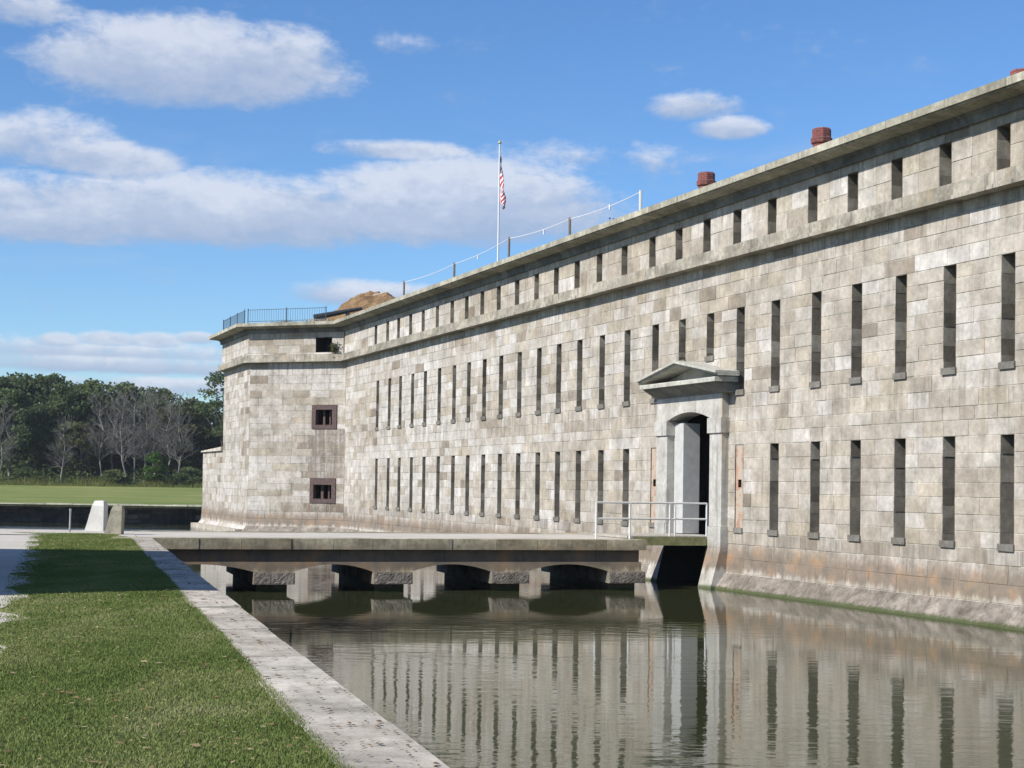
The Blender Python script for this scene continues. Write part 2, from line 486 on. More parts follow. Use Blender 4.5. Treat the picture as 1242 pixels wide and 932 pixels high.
def water_mat():
    mt, N, p = new_mat('moat_water')
    geo = N.n('ShaderNodeNewGeometry')
    pos = geo.outputs['Position']
    p.inputs['Base Color'].default_value = (0.036, 0.04, 0.018, 1)
    p.inputs['Roughness'].default_value = 0.02
    p.inputs['IOR'].default_value = 1.36
    p.inputs['Specular IOR Level'].default_value = 0.5
    w1 = N.noise(N.mapping(pos, (1.1, 3.2, 1), rot=(0, 0, 0.1)), 1.0, 3, 0.5)
    w2 = N.noise(N.mapping(pos, (4.0, 9.0, 1), rot=(0, 0, -0.12)), 1.0, 3, 0.55)
    calm = N.maprange(N.noise(N.mapping(pos, (0.05, 0.14, 1)), 1.0, 3, 0.5), 0.4, 0.64, 0.25, 1.35)
    h = N.math('ADD', N.math('MULTIPLY', w1, 0.0062), N.math('MULTIPLY', w2, 0.0009))
    h = N.math('MULTIPLY', h, calm)
    sx, sy, sz = N.sep(pos)
    h = N.math('MULTIPLY', h, N.maprange(sy, 55, 75, 1.0, 7.0))
    b = N.n('ShaderNodeBump')
    b.inputs['Strength'].default_value = 1.0
    b.inputs['Distance'].default_value = 1.0
    N.set(b.inputs['Height'], h)
    mt.node_tree.links.new(b.outputs[0], p.inputs['Normal'])
    return mt


M['water'] = water_mat()


def flag_mat():
    mt, N, p = new_mat('striped_flag_cloth')
    u = N.n('ShaderNodeUVMap')
    x, y, z = N.sep(u.outputs[0])
    stripe = N.math('GREATER_THAN', N.math('FRACT', N.math('MULTIPLY', y, 6.5)), 0.5)
    c = N.mixc(stripe, (0.5, 0.03, 0.05), (0.75, 0.73, 0.72))
    canton = N.math('MULTIPLY', N.math('LESS_THAN', x, 0.42), N.math('GREATER_THAN', y, 0.46))
    fx = N.math('FRACT', N.math('MULTIPLY', x, 14))
    fy = N.math('FRACT', N.math('MULTIPLY', y, 17))
    dd = N.math('ADD', N.math('POWER', N.math('SUBTRACT', fx, 0.5), 2.0), N.math('POWER', N.math('SUBTRACT', fy, 0.5), 2.0))
    star = N.math('LESS_THAN', dd, 0.06)
    cb = N.mixc(star, (0.025, 0.045, 0.13), (0.7, 0.7, 0.72))
    N.set(p.inputs['Base Color'], N.mixc(canton, c, cb))
    p.inputs['Roughness'].default_value = 0.8
    return mt


M['flag'] = flag_mat()

# ------------------------------------------------------------------ mesh helpers
class MB:
    def __init__(s):
        s.v, s.f, s.m, s.t, s.s, s.uv = [], [], [], [], [], []

    def face(s, pts, mi=0, tone=0.5, stain=0.0, uv=None):
        b = len(s.v)
        s.v += [tuple(p) for p in pts]
        s.f.append(tuple(range(b, b + len(pts))))
        s.m.append(mi)
        s.t.append(tone)
        s.s.append(stain)
        s.uv.append(uv)

    def hexa(s, p, mi=0, tone=0.5, stain=0.0):
        """p: 8 points, 0-3 bottom ring, 4-7 top ring"""
        c = sum((Vector(q) for q in p), Vector()) / 8
        for q in ((0, 1, 2, 3), (4, 5, 6, 7), (0, 1, 5, 4), (1, 2, 6, 5), (2, 3, 7, 6), (3, 0, 4, 7)):
            pts = [Vector(p[i]) for i in q]
            nrm = (pts[1] - pts[0]).cross(pts[2] - pts[0])
            if nrm.dot(sum(pts, Vector()) / 4 - c) < 0:
                pts.reverse()
            s.face(pts, mi, tone, stain)

    def box(s, a, b, mi=0, tone=0.5, fr=None, stain=0.0):
        """a,b opposite corners in frame coords"""
        (x0, y0, z0), (x1, y1, z1) = a, b
        pts = [(x0, y0, z0), (x1, y0, z0), (x1, y1, z0), (x0, y1, z0), (x0, y0, z1), (x1, y0, z1), (x1, y1, z1), (x0, y1, z1)]
        if fr:
            pts = [fr(*q) for q in pts]
        s.hexa(pts, mi, tone, stain)

    def prism(s, poly0, poly1, mi=0, tone=0.5, stain=0.0):
        """two matching rings -> closed solid"""
        c = sum((Vector(q) for q in list(poly0) + list(poly1)), Vector()) / (2 * len(poly0))
        n = len(poly0)

        def add(pts):
            pts = [Vector(q) for q in pts]
            s.face(pts, mi, tone, stain)
        p0, p1 = [Vector(q) for q in poly0], [Vector(q) for q in poly1]
        ax = sum(p1, Vector()) / n - sum(p0, Vector()) / n
        nr = Vector()
        for i in range(n):
            nr += p0[i].cross(p0[(i + 1) % n])
        if nr.dot(ax) > 0:
            p0.reverse()
            p1.reverse()
        add(p0)
        add(list(reversed(p1)))
        for i in range(n):
            j = (i + 1) % n
            add([p0[j], p0[i], p1[i], p1[j]])

    def tube(s, pts, rad, sides=6, mi=0, tone=0.5, cap=True):
        pts = [Vector(p) for p in pts]
        if not hasattr(rad, '__len__'):
            rad = [rad] * len(pts)
        rings = []
        for i, p in enumerate(pts):
            t = (pts[min(i + 1, len(pts) - 1)] - pts[max(i - 1, 0)]).normalized()
            a = t.cross(Vector((0, 0, 1)))
            if a.length < 1e-3:
                a = Vector((1, 0, 0))
            a.normalize()
            b = a.cross(t)
            rings.append([p + (a * math.cos(k * 2 * math.pi / sides) + b * math.sin(k * 2 * math.pi / sides)) * rad[i] for k in range(sides)])
        for i in range(len(rings) - 1):
            for k in range(sides):
                j = (k + 1) % sides
                s.face([rings[i][j], rings[i][k], rings[i + 1][k], rings[i + 1][j]], mi, tone)
        if cap:
            s.face(rings[0], mi, tone)
            s.face(list(reversed(rings[-1])), mi, tone)

    def mesh(s, name, mats, smooth=False):
        me = bpy.data.meshes.new(name)
        me.from_pydata(s.v, [], s.f)
        for q in mats:
            me.materials.append(q)
        me.polygons.foreach_set('material_index', s.m)
        a = me.attributes.new('tone', 'FLOAT', 'FACE')
        a.data.foreach_set('value', s.t)
        if any(s.s):
            a = me.attributes.new('stain', 'FLOAT', 'FACE')
            a.data.foreach_set('value', s.s)
        if any(u is not None for u in s.uv):
            ul = me.uv_layers.new(name='UVMap')
            k = 0
            for f, u in zip(s.f, s.uv):
                for i in range(len(f)):
                    if u is not None:
                        ul.data[k].uv = u[i]
                    k += 1
        if smooth:
            me.polygons.foreach_set('use_smooth', [True] * len(s.f))
        me.update()
        return me

    def build(s, name, mats, parent=None, smooth=False, loc=None):
        me = s.mesh(name, mats if isinstance(mats, (list, tuple)) else [mats], smooth)
        return link(name, me, parent, loc)


def link(name, me, parent=None, loc=None):
    o = bpy.data.objects.new(name, me)
    COL.objects.link(o)
    if parent:
        o.parent = parent
        pw = parent['_w'] if '_w' in parent else (0, 0, 0)
        if loc is None:
            o.location = (-pw[0], -pw[1], -pw[2])
        else:
            o.location = (loc[0] - pw[0], loc[1] - pw[1], loc[2] - pw[2])
        o['_w'] = tuple(loc) if loc is not None else (0.0, 0.0, 0.0)
    elif loc is not None:
        o.location = loc
    return o


def tag(o, label=None, cat=None, group=None, kind=None):
    if label:
        o['label'] = label
    if cat:
        o['category'] = cat
    if group:
        o['group'] = group
    if kind:
        o['kind'] = kind
    return o


def thing(name, label, cat, loc=(0, 0, 0), group=None):
    o = bpy.data.objects.new(name, None)
    COL.objects.link(o)
    o.location = loc
    o['_w'] = tuple(float(q) for q in loc)
    o.empty_display_size = 0.3
    return tag(o, label, cat, group)


class Frame:
    def __init__(s, origin, along, normal):
        s.o, s.a, s.n = Vector(origin), Vector(along).normalized(), Vector(normal).normalized()

    def __call__(s, t, o, z):
        p = s.o + s.a * t + s.n * o
        return Vector((p.x, p.y, p.z + z))


def rtone():
    r = rnd.random()
    if r < 0.038:
        return rnd.uniform(0.0, 0.12)
    if r < 0.11:
        return rnd.uniform(0.12, 0.28)
    if r < 0.8:
        return rnd.uniform(0.3, 0.8)
    return rnd.uniform(0.75, 1.0)


def masonry(mb, fr, t0, t1, courses, holes=(), of=lambda z: 0.0, lens=(0.55, 1.35), mi=0, mm=1, stainf=None, tonef=None, jit=0.007, ch=0.011, ext0=0.0, ext1=0.0):
    fr0 = fr
    def fr(t, o, z):
        if t > t1 - 0.05:
            t += ext1 * of(z)
        if t < t0 + 0.05:
            t -= ext0 * of(z)
        return fr0(t, o, z)
    for (z0, z1) in courses:
        iv = [(t0, t1)]
        for (ha, hb, za, zb) in holes:
            if min(z1, zb) - max(z0, za) > 0.05:
                nv = []
                for (a, b) in iv:
                    if hb <= a or ha >= b:
                        nv.append((a, b))
                    else:
                        if ha > a + 0.02:
                            nv.append((a, ha))
                        if hb < b - 0.02:
                            nv.append((hb, b))
                iv = nv
        for (a, b) in iv:
            # mortar bed
            od = -0.013
            mb.face([fr(b, of(z0) + od, z0), fr(a, of(z0) + od, z0), fr(a, of(z1) + od, z1), fr(b, of(z1) + od, z1)], mm, 0.5)
            L = b - a
            cuts = [a]
            while b - cuts[-1] > lens[1]:
                step = rnd.uniform(*lens)
                if b - (cuts[-1] + step) < lens[0] * 0.6:
                    step = (b - cuts[-1]) * rnd.uniform(0.4, 0.6)
                cuts.append(cuts[-1] + step)
            if len(cuts) == 1 and L > lens[0] * 1.7 and rnd.random() < 0.8:
                cuts.append(a + L * rnd.uniform(0.35, 0.65))
            cuts.append(b)
            for c0, c1 in zip(cuts, cuts[1:]):
                g = 0.0035
                u0, u1, w0, w1 = c0 + g, c1 - g, z0 + g, z1 - g
                do = rnd.uniform(-jit, jit)
                tn = tonef((c0 + c1) / 2, (z0 + z1) / 2) if tonef else rtone()
                if fr0 is CF and mi == 0 and not tonef and tn > .28:
                    tn = min(1, tn + max(0, min(1, (c0 - 38) / 36)) * .3)
                if fr0 in (FF, LF) and tn > .3:
                    tn = min(1, tn + .32)
                sn = stainf((c0 + c1) / 2, (z0 + z1) / 2) if stainf else 0.0
                q = lambda t, z, e: fr(t, of(z) + e, z)
                k = ch
                F4 = [q(u1 - k, w0 + k, do), q(u0 + k, w0 + k, do), q(u0 + k, w1 - k, do), q(u1 - k, w1 - k, do)]
                B4 = [q(u1, w0, -0.03), q(u0, w0, -0.03), q(u0, w1, -0.03), q(u1, w1, -0.03)]
                mb.face(F4, mi, tn, sn)
                for i in range(4):
                    j = (i + 1) % 4
                    mb.face([F4[j], F4[i], B4[i], B4[j]], mi, tn, sn)


def split(z0, z1, n, j=0.12):
    w = [1 + rnd.uniform(-j, j) for _ in range(n)]
    s_ = sum(w)
    out, z = [], z0
    for q in w:
        z2 = z + (z1 - z0) * q / s_
        out.append((z, z2))
        z = z2
    out[-1] = (out[-1][0], z1)
    return out


def sweep(mb, path, profile, mi=0, seg=(1.4, 2.2), tones=None, gap=0.004):
    """profile [(o,z)] along a polyline of 2-D points (o measured to the left-hand outside), mitred, cut into stones"""
    P = [Vector((p[0], p[1])) for p in path]
    nrm = []
    for a, b in zip(P, P[1:]):
        dd = (b - a).normalized()
        nrm.append(Vector((dd.y, -dd.x)) * OUT)
    def ring(i_seg, pt, dirv):
        return [Vector((pt.x + dirv.x * o, pt.y + dirv.y * o, z)) for o, z in profile]
    for i, (a, b) in enumerate(zip(P, P[1:])):
        L = (b - a).length
        dd = (b - a) / L
        def miter(j):
            n0, n1 = nrm[j - 1], nrm[j]
            mm_ = (n0 + n1)
            return mm_ / (mm_.dot(n0))
        d0 = miter(i) if i > 0 else nrm[i]
        d1 = miter(i + 1) if i < len(nrm) - 1 else nrm[i]
        cuts = [0.0]
        while L - cuts[-1] > seg[1] * 1.3:
            cuts.append(cuts[-1] + rnd.uniform(*seg))
        cuts.append(L)
        for c0, c1 in zip(cuts, cuts[1:]):
            s0 = d0 if c0 == 0 else nrm[i]
            s1 = d1 if c1 == L else nrm[i]
            e0 = 0 if c0 == 0 else gap
            e1 = 0 if c1 == L else gap
            mb.prism(ring(i, a + dd * (c0 + e0), s0), ring(i, a + dd * (c1 - e1), s1), mi, rnd.random())


OUT = 1

# ------------------------------------------------------------------ layout constants
D = Vector((-0.36293, 0.93182, 0))
NW = Vector((-0.93182, -0.36293, 0))
OFF = -23.81
CF = Frame(NW * OFF, D, NW)                 # curtain: t along, o outwards, z
T_R = 87.7
RC = CF(T_R, 0, 0)                          # re-entrant corner
KC = Vector((-15.6, 92.8, 0))               # shoulder corner
EC = KC + D * 8.0
FD = (KC - RC).normalized()
FF = Frame(RC, FD, (-0.38, -0.93, 0))
FF.n = Vector((FD.y, -FD.x, 0)) if Vector((FD.y, -FD.x, 0)).y < 0 else Vector((-FD.y, FD.x, 0))
LF = Frame(KC, D, NW)
E2 = EC + Vector((9.0, 9.0, 0))
BF = Frame(EC, (E2 - EC), (-1, 1, 0))
FL_LEN = (KC - RC).length
Z_BAND, Z_SILL, Z_UP, Z_CORN = 10.12, 10.55, 11.61, 11.9
T_END = 14.0


def flare(z):
    if z >= 1.38:
        return 0.0
    if z >= 0.5:
        return 0.07 * (1.38 - z) / 0.88
    return 0.07 + 0.40 * (0.5 - z) / 0.5


COLS = [81.18, 78.98, 77.04, 74.99, 72.95, 70.78, 68.63, 66.62, 64.59, 62.54, 60.4, 58.25, 56.22, 54.2, 52.17, 50.03, 47.82, 45.86, 43.94, 42.01, 39.95, 37.75, 35.76, 33.76, 31.75, 29.58] + [27.52 - 2.05 * i for i in range(6)]          # loophole columns, metres along the wall
W = 0.24
LOW, MID, UPP = (1.75, 4.42), (5.97, 8.62), (10.55, 11.61)
c_mid = split(5.97, 8.62, 7)
Z_SHORT = c_mid[2][1]
gate_cols = (45.86, 43.94)
brick_cols = (42.01, 47.82)

fort = thing('stone_fort', 'long grey granite fort with narrow loopholes, corner bastion and gate above the moat', 'fort', tuple(CF(45, 0, 0)))

# ---- curtain wall
holes = []
for c in COLS:
    holes.append((c - W, c + W, *UPP))
    if c in gate_cols:
        holes.append((c - W, c + W, Z_SHORT, MID[1]))
    else:
        holes.append((c - W, c + W, *MID))
        holes.append((c - W, c + W, *LOW))
holes.append((42.70, 47.15, 0.0, 6.0))
mb = MB()
courses = [(1.38, 1.75)] + split(1.75, 4.42, 7) + split(4.42, 5.97, 4) + c_mid + split(8.62, Z_BAND + 0.08, 4)


def st_curtain(t, z):
    s_ = 0.0
    if 70 < t < 84 and z < 1.8:
        s_ = 0.45 * rnd.random()
    if z < 1.75 and rnd.random() < 0.3:
        s_ = max(s_, 0.35)
    return s_


masonry(mb, CF, T_END, T_R, courses, holes, stainf=st_curtain)
flc = [(-0.3, 0.5)]
masonry(mb, CF, T_END, T_R, [(0.5, 0.94), (0.94, 1.38)], holes, of=flare, lens=(0.8, 1.7))
masonry(mb, CF, T_END, T_R, [(-0.35, 0.5)], holes, of=flare, lens=(1.2, 2.4), mi=2)
up = lambda z: 0.16
masonry(mb, CF, T_END, T_R - 0.1, split(Z_SILL, Z_UP, 2, 0.03), holes, of=up, lens=(0.8, 1.4))
masonry(mb, CF, T_END, T_R - 0.1, [(Z_UP, Z_CORN + 0.06)], (), of=up, lens=(0.9, 1.7))
mb.build('curtain_wall', [M['ashlar'], M['mortar'], M['rough']], fort)

# ---- bastion walls
mb = MB()
_c = FF.n.dot(NW)
MIT = math.tan(math.acos(_c) / 2)
fl_courses = [(1.38, 1.90)] + split(1.90, 3.36, 4) + split(3.36, 6.21, 7) + split(6.21, 7.61, 4) + split(7.61, Z_BAND + 0.08, 6)
EMB = [(0.54, 2.2, 6.21, 7.61), (0.54, 2.25, 1.90, 3.36)]
TOPW = (0.88, 1.93, 10.67, 11.53)


def st_flank(t, z):
    if 0.3 < t < 2.5 and 3.2 < z < 6.3:
        return 0.62
    if 0.1 < t < 2.7 and 3.2 < z < 4.2:
        return 0.75
    if 0.3 < t < 2.5 and z < 2.0:
        return 0.75
    if z < 1.6:
        return 0.3
    return 0.0


masonry(mb, FF, 0.0, FL_LEN - 0.004, fl_courses, EMB, stainf=st_flank, lens=(0.7, 1.7))
masonry(mb, FF, 0.0, FL_LEN, [(0.5, 0.94), (0.94, 1.38)], of=flare, lens=(0.9, 1.9), ext1=MIT)
masonry(mb, FF, 0.0, FL_LEN, [(-0.35, 0.5)], of=flare, lens=(1.2, 2.4), mi=2, ext1=MIT)
uc = [(Z_SILL, 10.67), (10.67, 11.1), (11.1, 11.53), (11.53, Z_CORN + 0.06)]
masonry(mb, FF, 0.1, FL_LEN, uc, [TOPW], of=up, lens=(0.8, 1.9), ext1=MIT)
lf_c = split(1.38, Z_BAND + 0.08, 22)
masonry(mb, LF, 0.0, 8.0, lf_c, lens=(0.5, 1.3))
masonry(mb, LF, 0.0, 8.0, [(0.5, 0.94), (0.94, 1.38)], of=flare, lens=(0.9, 1.9), ext0=MIT)
masonry(mb, LF, 0.0, 8.0, [(-0.35, 0.5)], of=flare, lens=(1.2, 2.4), mi=0, ext0=MIT)
masonry(mb, LF, 0.0, 8.0, uc, of=up, lens=(0.8, 1.9), ext0=MIT)
masonry(mb, BF, 0, 12, lf_c + [(-0.3, 0.5), (0.5, 0.94), (0.94, 1.38)] + uc, of=lambda z: 0.0, lens=(0.8, 1.9))
# quoin core so the corner arris is closed
mb.build('bastion_wall', [M['ashlar'], M['mortar'], M['rough'], M['pale']], fort)

# ---- string course and cornice
path2 = [CF(T_END, 0, 0).to_2d(), RC.to_2d(), KC.to_2d(), EC.to_2d(), E2.to_2d()]
dd = (path2[1] - path2[0]).normalized()
OUT = 1 if (Vector((dd.y, -dd.x)).dot(NW.to_2d()) > 0) else -1
mb = MB()
sweep(mb, path2, [(-0.25, Z_BAND), (0.42, Z_BAND), (0.42, Z_BAND + 0.10), (0.36, Z_BAND + 0.105), (0.36, Z_SILL - 0.03), (0.175, Z_SILL), (-0.25, Z_SILL)], seg=(1.3, 2.3))
mb.build('string_course', M['band'], fort)
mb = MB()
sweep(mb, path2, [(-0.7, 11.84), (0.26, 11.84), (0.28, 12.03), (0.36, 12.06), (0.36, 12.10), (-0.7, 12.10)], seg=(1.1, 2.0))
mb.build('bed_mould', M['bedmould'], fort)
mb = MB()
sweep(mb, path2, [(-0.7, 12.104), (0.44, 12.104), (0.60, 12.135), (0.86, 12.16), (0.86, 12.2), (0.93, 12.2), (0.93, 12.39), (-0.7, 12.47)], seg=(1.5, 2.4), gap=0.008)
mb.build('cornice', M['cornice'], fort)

# ---- loopholes
def loop_mesh(name, h, short=False):
    b = MB()
    dep = -0.40
    fr = lambda t, o, z: D * t + NW * o + Vector((0, 0, z))
    for za, zb in split(0, h, 3 if short else 7, .3):      # jambs laid in courses
        for sgn in (-1, 1):
            t1 = W * sgn
            tn = rnd.random()
            t1 = W * sgn - sgn * rnd.uniform(-.004, .012)
            b.face([fr(t1, 0.0, za), fr(t1, dep, za), fr(t1, dep, zb - 0.006), fr(t1, 0.0, zb - 0.006)], 0, tn)
            b.face([fr(t1 + sgn * .006, 0.0, zb - 0.006), fr(t1 + sgn * .006, dep, zb - 0.006), fr(t1 + sgn * .006, dep, zb), fr(t1 + sgn * .006, 0.0, zb)], 0, tn)
    for z_ in (0, h):
        b.face([fr(-W, 0.0, z_), fr(W, 0.0, z_), fr(W, dep, z_), fr(-W, dep, z_)], 0, 0.4)
    sl_ = 0.09
    for a, c in ((-W, -sl_), (sl_, W)):
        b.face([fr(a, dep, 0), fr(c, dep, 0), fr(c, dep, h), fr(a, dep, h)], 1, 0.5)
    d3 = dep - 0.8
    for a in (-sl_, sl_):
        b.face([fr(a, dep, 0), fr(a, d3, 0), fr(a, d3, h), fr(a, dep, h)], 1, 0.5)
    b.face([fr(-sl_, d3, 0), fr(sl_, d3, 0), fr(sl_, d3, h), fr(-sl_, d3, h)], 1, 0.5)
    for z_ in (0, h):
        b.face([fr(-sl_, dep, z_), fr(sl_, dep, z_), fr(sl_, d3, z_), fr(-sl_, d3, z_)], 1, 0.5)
    return b.mesh(name, [M['reveal'], M['dark']])


def sill_mesh():
    b = MB()
    fr = lambda t, o, z: D * t + NW * o + Vector((0, 0, z))
    b.box((-W + .004, -0.38, 0.004), (W - .004, 0.004, 0.13), 0, 0.3, fr)
    b.box((-W - .04, 0.008, -0.03), (W + .04, 0.055, 0.135), 0, 0.3, fr)
    return b.mesh('sill', [M['sill']])


lm_low = [loop_mesh('loophole', LOW[1] - LOW[0]) for _ in range(6)]
lm_mid = [loop_mesh('loophole', MID[1] - MID[0]) for _ in range(6)]
lm_up = [loop_mesh('loophole', UPP[1] - UPP[0], True) for _ in range(4)]
lm_short = loop_mesh('loophole', MID[1] - Z_SHORT)
sm = sill_mesh()
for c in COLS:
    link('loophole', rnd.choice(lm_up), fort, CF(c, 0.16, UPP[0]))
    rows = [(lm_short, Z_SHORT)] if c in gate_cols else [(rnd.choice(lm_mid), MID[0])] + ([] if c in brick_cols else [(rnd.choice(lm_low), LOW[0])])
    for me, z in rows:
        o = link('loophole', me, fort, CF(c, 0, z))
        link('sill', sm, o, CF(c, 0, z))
for c in brick_cols:
    b = MB()
    h0, h1, q0, q1 = LOW[0] + .14, LOW[1], 3.12, 3.36
    def panel(t0, t1, z0, z1):
        b.face([CF(t1, -0.03, z0), CF(t0, -0.03, z0), CF(t0, -0.03, z1), CF(t1, -0.03, z1)], 0, uv=[(t1, z0), (t0, z0), (t0, z1), (t1, z1)])
    panel(c - W, c + W, h0, q0)
    panel(c - W, c + W, q1, h1)
    panel(c - W, c - .1, q0, q1)
    panel(c + .1, c + W, q0, q1)
    b.face([CF(c + .1, -0.35, q0), CF(c - .1, -0.35, q0), CF(c - .1, -0.35, q1), CF(c + .1, -0.35, q1)], 1)
    for t in (c - .1, c + .1):
        b.face([CF(t, -0.03, q0), CF(t, -0.35, q0), CF(t, -0.35, q1), CF(t, -0.03, q1)], 1)
    for z in (q0, q1):
        b.face([CF(c - .1, -0.03, z), CF(c + .1, -0.03, z), CF(c + .1, -0.35, z), CF(c - .1, -0.35, z)], 1)
    for t in (c - W, c + W):
        b.face([CF(t, 0, h0), CF(t, -.04, h0), CF(t, -.04, h1), CF(t, 0, h1)], 1)
    bp = b.build('brick_panel', [M['brick'], M['dark']], fort)
    b = MB()
    b.box((c - W - .03, -.03, LOW[0] - .02), (c + W + .03, 0.05, LOW[0] + .139), 0, 0.6, CF)
    b.build('sill', M['sill'], bp)

# ---- embrasure windows of the flank
for (s0, s1, z0, z1), (i0, i1, j0, j1) in ((EMB[0], (0.85, 1.93, 6.45, 7.34)), (EMB[1], (0.81, 2.0, 2.16, 2.98))):
    b = MB()
    b.box((s0 + .01, -.3, z0 + .01), (i0, .05, z1 - .01), 0, .5, FF)
    b.box((i1, -.3, z0 + .01), (s1 - .01, .05, z1 - .01), 0, .5, FF)
    b.box((i0, -.3, z0 + .01), (i1, .046, j0), 0, .5, FF)
    b.box((i0, -.3, j1), (i1, .046, z1 - .01), 0, .5, FF)
    ew = b.build('embrasure', M['rust'], fort)
    b = MB()
    for ax in ((i0, 'v'), (i1, 'v')):
        b.face([FF(ax[0], -.3, j0), FF(ax[0], -2, j0), FF(ax[0], -2, j1), FF(ax[0], -.3, j1)], 0)
    for z in (j0, j1):
        b.face([FF(i0, -.3, z), FF(i1, -.3, z), FF(i1, -2, z), FF(i0, -2, z)], 0)
    b.face([FF(i0, -2, j0), FF(i1, -2, j0), FF(i1, -2, j1), FF(i0, -2, j1)], 0)
    b.build('throat', M['dark'], ew)
    b = MB()
    ws = i1 - i0
    b.box((i0 + ws * .62, -.5, j0), (i0 + ws * .76, -.36, j1), 0, .5, FF)
    b.box((i0 + ws * .28, -.5, j0), (i0 + ws * .36, -.36, j1), 0, .5, FF)
    b.build('shutter_bar', M['rust'], ew)
b = MB()
s0, s1, z0, z1 = TOPW
o0 = .16
for t in (s0, s1):
    b.face([FF(t, o0, z0), FF(t, -1, z0), FF(t, -1, z1), FF(t, o0, z1)], 0)
for z in (z0, z1):
    b.face([FF(s0, o0, z), FF(s1, o0, z), FF(s1, -1, z), FF(s0, -1, z)], 0)
b.face([FF(s0, -1, z0), FF(s1, -1, z0), FF(s1, -1, z1), FF(s0, -1, z1)], 0)
b.build('window_opening', M['dark'], fort)

# ---- low wall carrying on beyond the shoulder
b = MB()
TE = 15.0
masonry(b, LF, 8.0, TE, split(1.38, 5.05, 9), lens=(0.5, 1.1))
masonry(b, LF, 8.0, TE, [(0.5, 0.94), (0.94, 1.38)], of=flare, lens=(0.8, 1.4))
masonry(b, LF, 8.0, TE, [(-0.35, 0.5)], of=flare, lens=(0.8, 1.4))
TS = Frame(LF(TE, 0, 0), -NW, D)
masonry(b, TS, 0.0, 2.6, split(1.38, 5.05, 9), lens=(0.5, 0.9))
masonry(b, TS, 0.0, 2.6, [(-.3, .5), (.5, 1.38)], of=flare)
tu = b.build('low_wall', [M['ashlar'], M['mortar']], fort)
b = MB()
b.prism([LF(8.0, .14, 5.05), LF(TE + .14, .14, 5.05), LF(TE + .14, -2.6, 5.05), LF(8.0, -2.6, 5.05)],
        [LF(8.0, .12, 5.3), LF(TE + .1, .12, 5.14), LF(TE + .1, -2.6, 5.5), LF(8.0, -2.6, 5.8)], 0, .8)
b.build('wall_cap', M['coping'], tu)
b = MB()
tt = -.1
while tt < TE:
    t2 = min(tt + rnd.uniform(1.6, 2.6), TE)
    b.box((tt + .006, .30, -.4), (t2 - .006, .74, .27), 0, rnd.uniform(.3, 1), LF)
    tt = t2
b.build('footing', M['coping'], fort)

# ---- gateway
a0, a1, b0, b1 = 42.68, 43.46, 46.38, 47.17
for (p0, p1) in ((a0, a1), (b0, b1)):
    gw = MB()
    gw.box((p0, -.5, 1.9), (p1, .24, 4.80), 0, rnd.random(), CF)
    gw.box((p0 - .03, -.5, 1.24), (p1 + .02, .27, 1.895), 0, rnd.random(), CF)
    gw.box((p0 - .05, -.5, 4.805), (p1 + .07, .30, 5.275), 0, rnd.random(), CF)
    gw.prism([CF(p0 - .03, q, z) for q, z in ((-.4, -.4), (.70, -.4), (.27, 1.235), (-.4, 1.235))],
             [CF(p1 + .02, q, z) for q, z in ((-.4, -.4), (.70, -.4), (.27, 1.235), (-.4, 1.235))], 0, .5)
    gw.build('gate_pier', M['gate'], fort)
# lintel block with segmental soffit
b = MB()
n = 14
mid_t, half = (a1 + b0) / 2, (b0 - a1) / 2
arc = [(a1 + (b0 - a1) * k / n, 5.28 + 0.24 * (1 - ((k / n - .5) * 2) ** 2)) for k in range(n + 1)]
for (ta, za), (tb, zb) in zip(arc, arc[1:]):
    b.face([CF(tb, .24, zb), CF(ta, .24, za), CF(ta, .24, 6.03), CF(tb, .24, 6.03)], 0, .5)
    b.face([CF(ta, .24, za), CF(tb, .24, zb), CF(tb, -.5, zb), CF(ta, -.5, za)], 0, .5)
b.box((a0, -.5, 5.28), (a1, .24, 6.03), 0, .5, CF)
b.box((b0, -.5, 5.28), (b1, .24, 6.03), 0, .5, CF)
b.build('lintel', M['gate'], fort)
# pediment
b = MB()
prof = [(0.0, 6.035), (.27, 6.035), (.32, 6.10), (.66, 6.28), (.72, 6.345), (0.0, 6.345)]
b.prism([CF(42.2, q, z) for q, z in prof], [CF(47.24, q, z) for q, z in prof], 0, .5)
b.build('bed_mould', M['bedmould'], fort)  # dark stone here paints in shade below the pediment
b = MB()
prof = [(0.0, 6.35), (.82, 6.35), (.82, 6.46), (.80, 6.49), (0.0, 6.51)]
b.prism([CF(42.12, q, z) for q, z in prof], [CF(47.32, q, z) for q, z in prof], 0, .5)
for (ta, za, tb, zb) in ((42.05, 6.53, 44.82, 7.0), (47.58, 6.53, 44.82, 7.0)):
    for (oo, lo, hi) in ((.84, .07, .15), (.74, .0, .066)):
        r0 = [(0.0, za + lo), (oo, za + lo), (oo, za + hi), (0.0, za + hi)]
        r1 = [(0.0, zb + lo), (oo, zb + lo), (oo, zb + hi), (0.0, zb + hi)]
        b.prism([CF(ta, q, z) for q, z in r0], [CF(tb, q, z) for q, z in r1], 0, .6)
b.prism([CF(42.4, .06, 6.51), CF(47.2, .06, 6.51), CF(44.82, .06, 7.0)], [CF(42.4, 0.0, 6.51), CF(47.2, 0.0, 6.51), CF(44.82, 0.0, 7.0)], 0, .4)
b.build('pediment', M['pediment'], fort)
